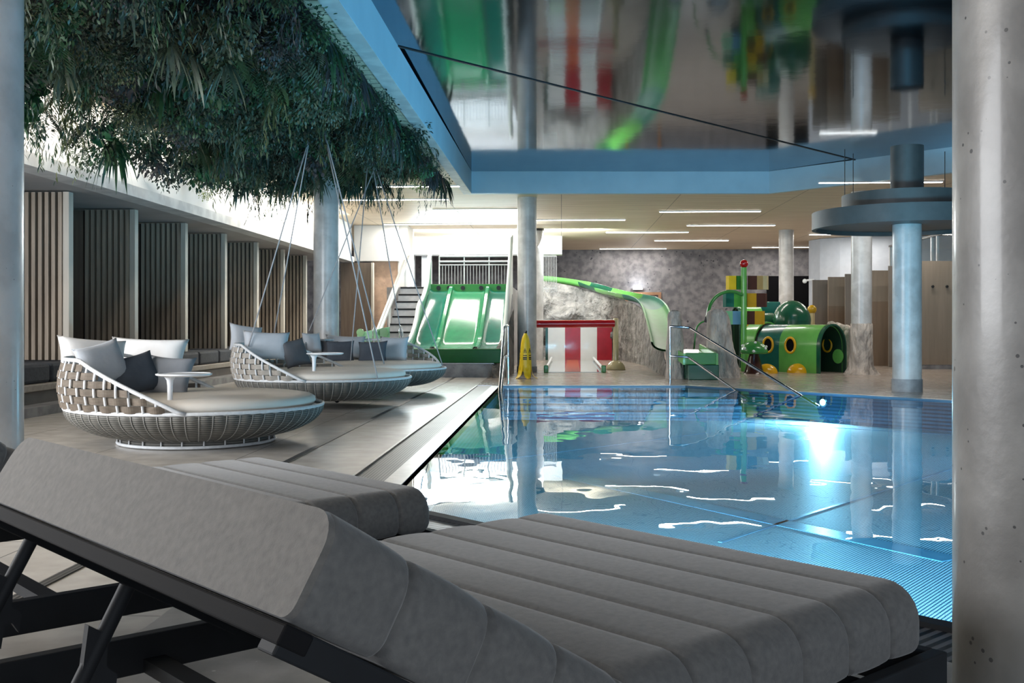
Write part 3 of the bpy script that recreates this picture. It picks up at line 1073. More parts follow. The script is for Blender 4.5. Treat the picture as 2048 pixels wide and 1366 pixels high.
def make_lounger(label, F2):
    t = thing('sun_lounger', label, 'sun lounger', (F2.x, F2.y, 0), LANG + YAW, 'grey double sun loungers beside the pool')
    seat = pad('seat_mattress', (0, 0, 0.302), (-1, 0, 0), (0, 0, 1), 0.985, 0.148, 'lounger_fabric', t,
               [0.133 + 0.157 * i for i in range(6)], 0.075, 0.05)
    H = V(-0.975, 0, 0.305)
    pad('back_mattress', H, LD, LN, 0.647, 0.142, 'lounger_fabric', t, [0.03 + 0.157 * i for i in range(4)], 0.05, 0.008)
    # padded head end
    e0 = H + LD * 0.644
    hp = MB()
    hp.extrude([e0 + V(0, y, 0) + LN * z for (y, z) in rounded_section(0, LW, 0, 0.142, 0.05, inset=0.0015)], LD * 0.012)
    hp.build('head_pad', 'head_fabric', t, smooth=True, angle=0.5)
    rows = []
    for i in range(9):
        a = i / 8
        y = 0.022 + (LW - 0.044) * a
        rows.append([e0 + LD * 0.005 + LN * z + V(0, y, 0) for z in (0.016, 0.05, 0.09, 0.120)])
    # seat frame: perimeter rails and slats
    for (a, c, nm) in (((0.03, -0.015, 0.26), (-1.72, -0.015, 0.26), 'side_rail'), ((0.03, LW + 0.015, 0.26), (-1.72, LW + 0.015, 0.26), 'side_rail'),
                       ((0.015, 0, 0.26), (0.015, LW, 0.26), 'foot_rail'), ((-1.71, 0, 0.26), (-1.71, LW, 0.26), 'head_rail')):
        b = MB()
        b.bar(a, c, 0.035, 0.085)
        b.build(nm, 'frame_dark', t, bevel=0.004)
    for k in range(6):
        b = MB()
        b.bar((-0.12 - 0.16 * k, 0.003, 0.282), (-0.12 - 0.16 * k, LW - 0.003, 0.282), 0.06, 0.03)
        b.build('slat', 'frame_dark', t)
    for x in (-1.18, -1.46):
        b = MB()
        b.bar((x, 0.003, 0.235), (x, LW - 0.003, 0.235), 0.05, 0.03)
        b.build('cross_bar', 'frame_dark', t)
    for (x, y) in ((-0.09, 0.03), (-0.09, LW - 0.03), (-1.55, 0.03), (-1.55, LW - 0.03)):
        b = MB()
        b.box((x, y, 0.11), (0.085, 0.06, 0.22))
        b.build('leg', 'frame_dark', t, bevel=0.004)
    # backrest frame
    for y in (0.02, LW - 0.02):
        b = MB()
        b.bar(H + V(0, y, 0) - LN * 0.022, H + LD * 0.655 + V(0, y, 0) - LN * 0.022, 0.04, 0.04, LN)
        b.build('back_rail', 'frame_dark', t, bevel=0.003)
    b = MB()
    b.bar(H + LD * 0.635 - LN * 0.016 + V(0, -0.002, 0), H + LD * 0.635 - LN * 0.016 + V(0, LW + 0.002, 0), 0.045, 0.026, LN)
    b.build('top_rail', 'frame_black', t, bevel=0.003)
    for q in (0.14, 0.30, 0.46):
        b = MB()
        b.bar(H + LD * q - LN * 0.015 + V(0, 0.02, 0), H + LD * q - LN * 0.015 + V(0, LW - 0.02, 0), 0.06, 0.022, LN)
        b.build('back_slat', 'frame_dark', t)
    # ratchet props
    for y in (0.55, 1.02):
        b = MB()
        top = H + LD * 0.60 - LN * 0.04 + V(0, y, 0)
        bot = V(-1.69, y, 0.245)
        b.tube([top, bot], 0.013, 10)
        b.build('prop_bar', 'frame_dark', t, smooth=True, angle=0.8)
        b = MB()
        mid = top.lerp(bot, 0.35)
        hook = [mid + V(0.0, 0, 0.07), mid + V(0.03, 0, 0.05), mid + V(0.028, 0, 0.0), mid + V(0.045, 0, -0.015), mid + V(0.04, 0, -0.05),
                mid + V(0.028, 0, -0.03), mid + V(0.015, 0, -0.03), mid + V(0.008, 0, -0.075), mid + V(-0.012, 0, -0.02)]
        b.extrude([p - V(0, 0.008, 0) for p in hook], (0, 0.016, 0))
        b.build('ratchet_hook', 'frame_dark', t)
    return t


F2a = c2w(0.884, 2.283)
make_lounger('grey upholstered double sun lounger in the foreground with raised backrest', F2a)
F2b = c2w(0.884 - 0.663 * 1.71 - 0.015, 2.283 + 0.749 * 1.71 + 0.03)
make_lounger('second grey sun lounger, half hidden behind the foreground lounger backrest', F2b)

# ------------------------------------------------------------------ daybeds
NR = 64


def back_height(psi):
    c = (math.cos(psi) + 0.07) / 0.80
    c = max(0.0, min(1.0, c))
    return 0.40 * (c ** 0.92)


def make_daybed(label, P, rz, zr, strap, base=True):
    t = thing('round_daybed', label, 'daybed', (P.x, P.y, 0), rz, 'round woven daybeds')
    R = 1.05

    def bowl(tt):
        return 0.50 + (R - 0.50) * math.sin(tt * PI / 2), zr - 0.245 * math.cos(tt * PI / 2)
    b = MB()
    prof = [bowl(i / 12) for i in range(13)]
    b.lathe(prof, NR * 6, wob=lambda a, z: 1.0 + 0.016 * abs(math.sin(a * NR / 2)) - 0.006)
    bowl_o = b.build('bowl', 'fine_weave', t, smooth=True)
    for k in range(NR):
        a = 2 * PI * k / NR
        pts = []
        for i in range(1, 13):
            r, z = bowl(i / 12)
            pts.append(((r + 0.001) * math.cos(a), (r + 0.001) * math.sin(a), z))
        b = MB()
        b.tube(pts, 0.0045, 5)
        b.build('bowl_rib', 'rib_taupe', bowl_o, smooth=True)
    b = MB()
    b.tube([(R * math.cos(2 * PI * i / 96), R * math.sin(2 * PI * i / 96), zr + 0.01) for i in range(96)], 0.016, 8, closed=True)
    b.build('rim', 'white_wicker', t, smooth=True)

    def back_pt(psi, z, off=0.0):
        """psi measured from the back centre (-x)"""
        f = (z - zr) / 0.40
        rr = R + 0.035 * math.sin(PI * min(1, max(0, f))) + off
        return V(-rr * math.cos(psi), -rr * math.sin(psi), z)
    psm = math.acos(-0.07)
    b = MB()
    pts = []
    for i in range(61):
        ps = -psm * 1.02 + 2 * psm * 1.02 * i / 60
        pts.append(back_pt(ps, zr + 0.012 + back_height(ps)))
    b.tube(pts, 0.017, 8)
    b.build('back_rail', 'white_wicker', t, smooth=True)
    ups = []
    dpsi = 2 * PI / NR
    for k in range(-15, 16):
        ps = k * dpsi
        h = back_height(ps)
        if h < 0.03:
            continue
        b = MB()
        b.tube([back_pt(ps, zr + h * i / 6) for i in range(7)], 0.0105, 7)
        b.build('upright', 'white_wicker', t, smooth=True)
    rows = 6
    for r in range(rows):
        zc = zr + 0.045 + 0.062 * r
        lim = 0.0
        while lim < psm and back_height(lim) > (zc - zr) + 0.022:
            lim += 0.01
        if lim < 0.1:
            continue
        n = int(lim * 2 / 0.017) + 2
        inner, outer = [], []
        vs, fs = [], []
        for i in range(n + 1):
            ps = -lim + 2 * lim * i / n
            ph = 0 if r % 2 else PI
            off = 0.020 * math.cos(PI * ps / dpsi + ph)
            for (dz, do) in ((-0.0275, -0.003), (0.0275, -0.003), (0.0275, 0.003), (-0.0275, 0.003)):
                vs.append(back_pt(ps, zc + dz, off + do))
        for i in range(n):
            for j in range(4):
                fs.append((i * 4 + j, i * 4 + (j + 1) % 4, (i + 1) * 4 + (j + 1) % 4, (i + 1) * 4 + j))
        fs.append((0, 1, 2, 3))
        fs.append((n * 4 + 3, n * 4 + 2, n * 4 + 1, n * 4))
        b = MB()
        b.add(vs, fs)
        b.build('woven_strap', strap, t)
    b = MB()
    b.lathe([(0.05, zr - 0.02), (0.93, zr - 0.01), (0.975, zr + 0.012), (0.99, zr + 0.04), (0.985, zr + 0.07), (0.95, zr + 0.092), (0.86, zr + 0.105),
             (0.4, zr + 0.118), (0.02, zr + 0.122)], 72)
    b.build('mattress', 'mattress_cream', t, smooth=True)
    if base:
        rb = 0.64
        for z in (0.018, 0.092):
            b = MB()
            b.tube([(rb * math.cos(2 * PI * i / 64), rb * math.sin(2 * PI * i / 64), z) for i in range(64)], 0.014, 6, closed=True)
            b.build('base_ring', 'white_wicker', t, smooth=True)
        b = MB()
        b.lathe([(rb - 0.012, 0.012), (rb - 0.012, 0.095)], 64, caps=False)
        bwv = b.build('base_weave', 'fine_weave', t, smooth=True)
        for k in range(24):
            a = 2 * PI * k / 24
            b = MB()
            b.tube([(rb * math.cos(a), rb * math.sin(a), 0.018), (rb * math.cos(a), rb * math.sin(a), 0.092)], 0.008, 5)
            b.build('base_post', 'white_wicker', bwv, smooth=True)
    return t


def add_table(t, u, vbot, vtop, D, disc_u, disc_r):
    inv = local_matrix(t).inverted()
    pb = AT(u, vbot, D)
    pt = AT(u, vtop, D)
    pc = AT(disc_u, vtop, D)
    s = MB()
    z0, z1 = pb.z - 0.06, pt.z
    hgt = z1 - z0
    q = inv @ V(pb.x, pb.y, 0)
    s.lathe([(0.022, z0), (0.020, z0 + hgt * 0.45), (0.021, z0 + hgt * 0.7), (0.026, z0 + hgt * 0.85), (0.05, z1 - 0.006)], 20, (q.x, q.y, 0))
    st = s.build('table_stem', 'white_enamel', t, smooth=True, angle=0.8)
    d = MB()
    c = inv @ V(pc.x, pc.y, 0)
    d.lathe([(disc_r * 0.9, z1 - 0.008), (disc_r, z1 + 0.002), (disc_r, z1 + 0.012), (disc_r - 0.012, z1 + 0.014), (disc_r - 0.014, z1 + 0.010)], 48, (c.x, c.y, 0))
    d.build('table_top', 'white_enamel', st, smooth=True, angle=0.8)


def C3(u, D, v=None):
    return c2w((u - 1024.0) / F_PX * D, D)


P1 = C3(395, 9.10)
P2 = C3(648, 13.0)
P3 = C3(748, 15.7)
bed1 = make_daybed('round woven daybed on a white ring base, nearest of the three', P1, YAW + 0.10, 0.305, 'strap_taupe')
bed2 = make_daybed('middle round woven daybed hanging on ropes, pale straps and side table', P2, YAW - 0.12, 0.345, 'strap_pale', base=False)
bed3 = make_daybed('farthest round woven daybed hanging on ropes, in front of the green slides', P3, YAW - 1.05, 0.345, 'strap_pale', base=False)
add_table(bed1, 340, 806, 750, 8.30, 368, 0.212)
add_table(bed2, 628, 750, 708, 12.35, 650, 0.212)

# ropes of the two hanging daybeds (parts of the bed they carry)
def ropes(t, P, pts, apex):
    for (u, v, D, au, ad) in pts:
        a = AT(u, v, D)
        q = AT(au, 305, ad)
        d = (q - a)
        top = a + d * ((CEIL - a.z) / d.z)
        b = MB()
        b.tube([a, top], 0.0085, 6)
        b.build('rope', 'rope_grey', t, world=True, smooth=True)


ropes(bed2, P2, [(497, 693, 12.7, 610, 13.0), (548, 668, 13.6, 614, 13.05), (755, 757, 12.2, 657, 12.9), (768, 728, 13.6, 660, 13.0)], None)
ropes(bed3, P3, [(618, 662, 15.5, 762, 15.7), (701, 722, 14.9, 737, 15.65), (806, 690, 16.5, 741, 15.75), (885, 730, 15.7, 741, 15.7)], None)
# hooks under the bowls
for (t, P) in ((bed2, P2), (bed3, P3)):
    b = MB()
    b.sphere((0.25, -0.3, 0.095), 0.03, 10, 6)
    b.build('buffer_foot', 'black_joint', t, smooth=True)

# ------------------------------------------------------------------ cushions
def cushion(label, material, u, v, D, wdt, hgt, thk, yaw, tilt, roll=0.0, group=None, name='cushion'):
    n = 14
    rowsF, rowsB = [], []
    seed = random.random() * 10

    def pt(i, j, side):
        x = -1 + 2 * i / n
        y = -1 + 2 * j / n
        ex = x * (1 - 0.10 * (1 - y * y) ** 1.0 * abs(x) ** 3)
        ey = y * (1 - 0.11 * (1 - x * x) ** 1.0 * abs(y) ** 3)
        f = max(0.0, (1 - x ** 4) * (1 - y ** 4)) ** 0.62
        f *= 1 + 0.07 * math.sin(3.1 * x + seed) * math.cos(2.7 * y + seed * 2)
        return V(ex * wdt / 2, side * f * thk / 2, ey * hgt / 2)
    m_ = MB()
    m_.grid([[pt(i, j, -1) for j in range(n + 1)] for i in range(n + 1)])
    m_.grid([[pt(i, j, 1) for j in range(n + 1)] for i in range(n, -1, -1)])
    o = m_.build(name, material, None, smooth=True, recalc=False)
    bm = bmesh.new()
    bm.from_mesh(o.data)
    bmesh.ops.remove_doubles(bm, verts=bm.verts, dist=0.0005)
    bmesh.ops.recalc_face_normals(bm, faces=bm.faces)
    bm.to_mesh(o.data)
    bm.free()
    o.data.polygons.foreach_set('use_smooth', [True] * len(o.data.polygons))
    p = AT(u, v, D)
    o.location = p
    R = Matrix.Rotation(YAW + yaw, 4, 'Z') @ Matrix.Rotation(-tilt, 4, 'X') @ Matrix.Rotation(roll, 4, 'Y')
    o.rotation_euler = R.to_euler()
    return tag(o, label, 'cushion', group)


G1, G2, G3 = 'cushions on the nearest daybed', 'cushions on the middle daybed', 'cushions on the farthest daybed'
cushion('white cushion with a high pointed corner at the left end of nearest daybed', 'cushion_white', 186, 717, 9.25, 0.60, 0.38, 0.17, 0.75, 0.35, 0.10, G1)
cushion('long white cushion along the back of the nearest daybed', 'cushion_white', 295, 713, 9.85, 0.76, 0.36, 0.17, -0.12, 0.30, 0.03, G1)
cushion('light blue-grey cushion leaning against the white one, nearest daybed', 'cushion_silver', 205, 727, 8.75, 0.44, 0.36, 0.14, 0.95, 0.32, -0.22, G1)
cushion('dark navy cushion in the middle of the nearest daybed', 'cushion_navy', 270, 749, 8.95, 0.44, 0.36, 0.13, 0.80, 0.42, -0.20, G1)
cushion('square mid-grey cushion behind the small table of the nearest daybed', 'cushion_grey', 337, 752, 9.1, 0.42, 0.37, 0.13, -0.10, 0.45, 0.06, G1)
cushion('pale cushion with raised corner at the far left of the middle daybed', 'cushion_silver', 492, 677, 13.35, 0.44, 0.36, 0.15, 0.7, 0.3, 0.15, G2)
cushion('pale blue-white cushion in front on the middle daybed', 'cushion_silver', 532, 691, 12.85, 0.56, 0.36, 0.16, 0.30, 0.30, 0.05, G2)
cushion('charcoal cushion leaning on the right side of the pale one, middle daybed', 'cushion_charcoal', 590, 706, 12.95, 0.36, 0.36, 0.12, 0.75, 0.42, -0.15, G2)
cushion('pale cushion at the left end of the farthest daybed', 'cushion_silver', 624, 686, 16.0, 0.30, 0.33, 0.14, 0.7, 0.3, 0.0, G3)
cushion('wide silver cushion behind the dark ones on the farthest daybed', 'cushion_silver', 690, 693, 16.5, 0.62, 0.36, 0.14, 0.10, 0.3, 0.05, G3)
cushion('dark navy cushion left of two on the farthest daybed', 'cushion_navy', 680, 703, 15.8, 0.42, 0.35, 0.12, 0.15, 0.40, 0.0, G3)
cushion('dark navy cushion right of two on the farthest daybed', 'cushion_navy', 745, 705, 15.7, 0.44, 0.36, 0.12, -0.12, 0.40, -0.05, G3)
cushion('large silver cushion at the right end of the farthest daybed', 'cushion_silver', 787, 698, 16.1, 0.46, 0.40, 0.15, -0.2, 0.32, 0.0, G3)
cushion('charcoal cushion tucked at the left behind the navy ones, farthest daybed', 'cushion_charcoal', 652, 700, 16.15, 0.36, 0.32, 0.12, 0.35, 0.40, 0.1, G3)

# ------------------------------------------------------------------ handrails at the pool
def handrail(label, paths, posts, r=0.021):
    t = thing('handrail', label, 'handrail', tuple(paths[0][0]) if False else (paths[0][0].x, paths[0][0].y, 0))
    for i, p in enumerate(paths):
        b = MB()
        b.tube(p, r if i == 0 else r * 0.85, 10)
        b.build('top_rail' if i == 0 else 'middle_rail', 'chrome', t, world=True, smooth=True, angle=0.9)
    for p in posts:
        b = MB()
        b.tube(p, r, 10)
        b.build('post', 'chrome', t, world=True, smooth=True, angle=0.9)
    return t


D0 = 17.60
pA, pB = AT(1340, 653, D0), AT(1376, 655, D0 - 0.1)
pC = AT(1637, 793, 14.9)
qA, qB = AT(1340, 712, D0), AT(1374, 714, D0 - 0.1)
qC = AT(1500, 783, 16.1)
pC.z = -0.15
qC.z = -0.15
handrail('steel handrail sloping into the pool in front of the green toddler slide',
         [[pA, pB - V(0.03, 0, 0), pB + V(0.03, 0, -0.01), pC], [qA, qB - V(0.03, 0, 0), qB + V(0.03, 0, -0.01), qC]],
         [[V(pA.x, pA.y, 0), pA + V(0, 0, 0.0)]])
D1 = 17.65
a1 = AT(1016, 651, D1)
a2 = AT(1008, 655, 17.4)
a3 = AT(997, 800, 16.0)
a3.z = -0.2
b1 = AT(1016, 712, D1)
b2 = AT(1010, 714, 17.45)
b3 = AT(1001, 790, 16.6)
b3.z = -0.2
handrail('steel handrail at the left pool corner, seen nearly end on', [[a1, a2, a3], [b1, b2, b3]], [[V(a1.x, a1.y, 0), a1]])

# ------------------------------------------------------------------ underwater lamps; near-wall ones are added, out of view, to light the pool
def pool_lamp(label, loc, nrm, r=0.09):
    t = thing('underwater_lamp', label, 'lamp', loc)
    n_ = Vector(nrm).normalized()
    R = n_.to_track_quat('Z', 'Y').to_matrix()
    b = MB()
    b.lathe([(r + 0.02, 0.0), (r + 0.02, 0.012), (r, 0.016)], 24, caps=True)
    b.v = [tuple(R @ Vector(p)) for p in b.v]
    b.build('lamp_ring', 'chrome', t)
    b = MB()
    b.lathe([(r * 0.95, 0.017), (r * 0.9, 0.022)], 24)
    b.v = [tuple(R @ Vector(p)) for p in b.v]
    b.build('lens', 'pool_lamp', t)
    l = Vector(loc) + n_ * 0.16
    return l


LAMP_SPOTS = []
fp = lambda s: kink + dfr * s
for (lab, loc, nr, r_, vis) in (
        ('glowing underwater lamp in the far pool wall below the handrail end', fp(2.55) + V(0, 0, -0.13) - fdir * 0.004, -fdir, 0.05, True),
        ('underwater lamp in the far pool wall right of the ring column', fp(6.9) + V(0, 0, -0.13) - fdir * 0.004, -fdir, 0.05, True),
        ('added unseen underwater lamp in the near pool wall left of the foreground lounger', n1 + dn * 0.3 - nn * 0.004 + V(0, 0, -0.2), -nn, 0.08, False),
        ('added unseen underwater lamp in the near pool wall behind the foreground lounger', n1 + dn * 1.5 - nn * 0.004 + V(0, 0, -0.2), -nn, 0.08, False),
        ('added unseen underwater lamp in the near pool wall beside the lounger foot end', n1 + dn * 2.6 - nn * 0.004 + V(0, 0, -0.2), -nn, 0.08, False),
        ('added unseen underwater lamp in the near pool wall by the right concrete column', n1 + dn * 3.7 - nn * 0.004 + V(0, 0, -0.2), -nn, 0.08, False),
        ('added unseen underwater lamp in the near pool wall right of the concrete column', n1 + dn * 5.2 - nn * 0.004 + V(0, 0, -0.2), -nn, 0.08, False),
        ('added unseen underwater lamp in the near pool wall far right of the concrete column', n1 + dn * 7.0 - nn * 0.004 + V(0, 0, -0.2), -nn, 0.08, False)):
    l = pool_lamp(lab, loc, nr, r_)
    n_ = Vector(nr)
    p_ = Vector(loc) + n_ * 0.03
    area_light('pool_light', p_, p_ + n_ * 3 + V(0, 0, -0.05), 0.9 if not vis else 0.16, 0.10, 230 if not vis else (260 if 'glowing' in lab else 60), BLUE)

# ================================================================== PLAY AREA
def rnd_rock(m_, pts_fn, nu, nv):
    rows = [[pts_fn(i / nu, j / nv) for j in range(nv + 1)] for i in range(nu + 1)]
    m_.grid(rows)


from mathutils import noise as mnoise


def menhir(label, u0, u1, vt, vb, D, mt, taper=0.42, seed=0.0, top_u=None):
    pb = FL((u0 + u1) / 2, vb)
    D = F_PX / (vb - HOR)
    r = (u1 - u0) / 2 / F_PX * D * 1.08
    h = 1 - (vt - HOR) / F_PX * D
    tu = ((top_u if top_u else (u0 + u1) / 2) - (u0 + u1) / 2) / F_PX * D
    o_ = thing('standing_stone', label, 'rock', (pb.x, pb.y, 0))
    b = MB()
    n, k = 36, 30
    vs, fs = [], []
    for i in range(k + 1):
        f = i / k
        z = h * f
        rr = r * (1.0 - taper * f ** 0.8) * (1 if f < 0.92 else math.sqrt(max(0.25, 1 - ((f - 0.92) / 0.09) ** 2)))
        for j in range(n):
            a = 2 * PI * j / n
            sq = 1.0 / max(abs(math.cos(a)), abs(math.sin(a))) ** 0.5
            q = rr * (0.8 + 0.2 * sq) * (1.0 + 0.24 * mnoise.noise((math.cos(a) * 1.9 + seed, math.sin(a) * 1.9, z * 2.0 + seed)) + 0.08 * mnoise.noise((math.cos(a) * 5 + seed, math.sin(a) * 5, z * 6)))
            vs.append((q * math.cos(a) + tu * f, q * 0.8 * math.sin(a), z))
    for i in range(k):
        for j in range(n):
            fs.append((i * n + j, i * n + (j + 1) % n, (i + 1) * n + (j + 1) % n, (i + 1) * n + j))
    fs.append(tuple(k * n + j for j in range(n)))
    b.add(vs, fs)
    b.build('stone', mt, o_, smooth=True)
    return o_


menhir('tall grey standing stone behind the handrail post, left of two', 1333, 1366, 620, 757, 19.6, 'rock_pale', taper=0.22, seed=1.3)
menhir('broad brownish standing stone in front of the coloured signs, right of two', 1410, 1476, 618, 755, 19.6, 'rock_pale', seed=5.1, top_u=1434)

# green three-lane slide -------------------------------------------------
SL = thing('wide_slide', 'wide green three-lane slide with pale side walls', 'slide', (-2.0, 21.8, 0))
PROF = [(23.75, 1.72), (23.45, 1.71), (23.15, 1.60), (22.8, 1.42), (22.45, 1.24), (22.1, 1.07), (21.75, 0.90), (21.4, 0.73), (21.05, 0.58), (20.6, 0.50), (20.05, 0.47)]


def smooth_path(P, sub=4):
    out = []
    n = len(P)
    for i in range(n - 1):
        p0, p1, p2, p3 = P[max(i - 1, 0)], P[i], P[i + 1], P[min(i + 2, n - 1)]
        for s in range(sub):
            t = s / sub
            out.append(tuple(0.5 * (2 * b_ + (c_ - a_) * t + (2 * a_ - 5 * b_ + 4 * c_ - d_) * t * t + (-a_ + 3 * b_ - 3 * c_ + d_) * t ** 3)
                             for a_, b_, c_, d_ in zip(p0, p1, p2, p3)))
    out.append(tuple(P[-1]))
    return out


SP = smooth_path(PROF)
for (x0, x1, mt) in ((-2.88, -2.47, 'slide_teal'), (-2.37, -1.66, 'slide_green'), (-1.56, -1.14, 'slide_teal')):
    b = MB()
    rows = []
    for (y, z) in SP:
        rows.append([(x0, y, z + 0.05), (x0 + 0.05, y, z + 0.01), (x0 + 0.10, y, z), (x1 - 0.10, y, z), (x1 - 0.05, y, z + 0.01), (x1, y, z + 0.05)])
    b.grid(rows)
    rows = [[(x0, y, z - 0.06), (x1, y, z - 0.06)] for (y, z) in SP]
    b.grid(rows)
    b.build('slide_lane', mt, SL, world=True, smooth=True, angle=0.8)
for xc in (-2.42, -1.61):
    b = MB()
    rows = []
    for (y, z) in SP:
        rows.append([(xc - 0.055, y, z - 0.05), (xc - 0.055, y, z + 0.07), (xc - 0.03, y, z + 0.105), (xc + 0.03, y, z + 0.105), (xc + 0.055, y, z + 0.07), (xc + 0.055, y, z - 0.05)])
    b.grid(rows)
    b.build('lane_divider', 'slide_green', SL, world=True, smooth=True, angle=0.8)


def side_wall(name, x, thick, top, mt):
    b = MB()
    out = [(x, y, z - 0.06) for (y, z) in SP] + [(x, y, z) for (y, z) in top]
    b.extrude(out, (thick, 0, 0))
    return b.build(name, mt, SL, world=True)


side_wall('side_wall', -2.95, 0.06, smooth_path([(20.05, 0.62), (20.5, 0.70), (21.0, 0.85), (21.5, 1.10), (21.9, 1.40), (22.4, 1.52), (22.9, 1.72), (23.3, 1.98), (23.6, 2.45), (23.75, 2.56)]), 'mint')
side_wall('side_wall', -1.13, 0.06, smooth_path([(20.05, 0.56), (20.4, 0.64), (20.9, 0.90), (21.3, 1.12), (22.0, 1.58), (22.8, 2.15), (23.4, 2.6), (23.75, 2.95)]), 'slide_white')
b = MB()
b.tube([V(-2.92, y, z) for (y, z) in smooth_path([(20.05, 0.62), (20.5, 0.70), (21.0, 0.85), (21.5, 1.10), (21.9, 1.40), (22.4, 1.52), (22.9, 1.72), (23.3, 1.98), (23.6, 2.45), (23.75, 2.56)])], 0.045, 8)
b.build('wall_cap', 'slide_white', SL, world=True, smooth=True)
b = MB()
b.tube([V(-1.10, y, z) for (y, z) in smooth_path([(20.4, 0.64), (20.9, 0.90), (21.3, 1.12), (22.0, 1.58), (22.8, 2.15), (23.4, 2.6), (23.75, 2.95)])], 0.045, 8)
b.build('wall_cap', 'slide_white', SL, world=True, smooth=True)
b = MB()
b.box((-2.02, 20.0, 0.40), (1.86, 0.10, 0.27))
b.build('front_lip', 'slide_lip', SL, world=True, bevel=0.02)
b = MB()
b.box((-2.02, 23.72, 1.80), (1.80, 0.10, 0.17))
hb_ = b.build('header_board', 'gloss_green', SL, world=True, bevel=0.01)
for u in (876, 897, 925, 962, 997, 1016):
    p = AT(u, 574.5, 23.66)
    b = MB()
    b.lathe([(0.048, 0), (0.048, 0.03)], 16)
    b.v = [(v_[0] + p.x, 23.672 - v_[2], v_[1] + 1.80) for v_ in b.v]
    b.build('water_nozzle', 'black_ink', hb_, world=True)
b = MB()
b.box((-2.1, 21.95, 0.13), (1.62, 3.9, 0.26))
b.build('stone_base', 'plinth_stone', SL, world=True)
b = MB()
b.box((-2.1, 19.99, 0.262), (1.70, 0.10, 0.02))
b.build('base_trim', 'steel', SL, world=True)
for x in (-2.6, -1.5):
    b = MB()
    b.box((x, 22.9, 0.72), (0.12, 0.12, 0.95))
    b.build('support_post', 'frame_dark', SL, world=True)

# rock flank right of the slide
def rock_sheet(name, label, cols, mt, back=1.2, amp=0.10, fz=1.6, seed=0):
    """cols: (u, vtop, Dtop, Dbase)"""
    P = smooth_path([tuple(c) for c in cols], 5)
    first = AT(P[0][0], P[0][1], P[0][2])
    o_ = thing(name, label, 'rock', (first.x, first.y, 0))
    rows = []
    for (u, vt, Dt, Db) in P:
        top = AT(u, vt, Dt)
        base = AT(u, HOR, Db)
        base.z = 0
        row = []
        for k in range(15):
            f = k / 14
            p = base.lerp(top, f)
            bulge = math.sin(f * PI) * 0.25
            n_ = mnoise.fractal((p.x * fz + seed, p.y * fz * 0.5, p.z * fz * 1.3), 0.9, 2.1, 4)
            d_ = c2w(0, -1)
            row.append(p + d_ * (bulge * min(1, top.z) + amp * 2.2 * n_ * math.sin(min(1, f * 1.2) * PI * 0.8)))
        for k in range(1, 5):
            f = k / 4
            q = top + c2w(0, back * f)
            q.z = top.z * (1 - f ** 2)
            q.z += 0.06 * mnoise.noise((q.x * 2, q.y * 2, seed))
            row.append(q if k < 4 else V(q.x, q.y, 0))
        rows.append(row)
    b = MB()
    b.grid(rows)
    for r_ in (rows[0], rows[-1]):
        b.poly(r_)
    b.build('rock_body', mt, o_, world=True, smooth=True)
    return o_


rock_sheet('rock_flank', 'rough rock flank at the right side of the wide green slide',
           [(984, 712, 20.3, 19.7), (996, 690, 20.8, 19.8), (1012, 660, 21.6, 20.2), (1022, 632, 22.3, 21.3), (1028, 618, 22.7, 21.8)], 'rock', back=0.2, amp=0.05, seed=3)
rock_sheet('rock_mound', 'large grey rock mound carrying the curved green slide', [(1050, 556, 31.8, 31.3), (1085, 562, 31.8, 31.2), (1120, 567, 31.7, 31.2), (1170, 579, 31.3, 31.2), (1205, 590, 30.3, 30.6), (1245, 600, 28.8, 29.2),
                      (1285, 617, 26.3, 26.0), (1306, 648, 24.0, 23.6), (1322, 690, 22.2, 21.5), (1334, 728, 20.6, 20.2)], 'rock', back=1.6, amp=0.30, seed=8)

# curved green trough slide on the mound
tr_ = thing('trough_slide', 'narrow curved green trough slide running down the rock mound', 'slide', tuple(V(AT(1290, 602, 27).x, AT(1290, 602, 27).y, 0)))
TP = smooth_path([(1075, 556, 32.2), (1120, 559, 32.0), (1170, 568, 31.6), (1208, 580, 30.7), (1250, 590, 29.2), (1288, 598, 27.4), (1306, 612, 26.0), (1316, 634, 24.4), (1325, 662, 22.8), (1333, 690, 21.2)], 5)
path = [AT(*q) for q in TP]
secs = []
for i, p in enumerate(path):
    tg = (path[min(i + 1, len(path) - 1)] - path[max(i - 1, 0)])
    tg.z = 0
    tg.normalize()
    sd = V(tg.y, -tg.x, 0)
    ring = []
    for k in range(11):
        a = PI * k / 10
        ring.append(p + sd * (0.27 * math.cos(a)) + V(0, 0, 0.06 - 0.15 * math.sin(a)))
    for k in range(10, -1, -1):
        a = PI * k / 10
        ring.append(p + sd * (0.31 * math.cos(a)) + V(0, 0, 0.06 - 0.19 * math.sin(a)))
    secs.append(ring)
cuts = [(0, 10, 'gloss_light_green'), (10, 15, 'gloss_dark_green'), (15, 22, 'gloss_light_green'), (22, 30, 'trough_teal'), (30, len(secs) - 1, 'trough_green')]
for (i0, i1, mt) in cuts:
    b = MB()
    b.grid([r_ + [r_[0]] for r_ in secs[i0:i1 + 1]])
    b.build('trough_segment', mt, tr_, world=True, smooth=True, angle=0.8)

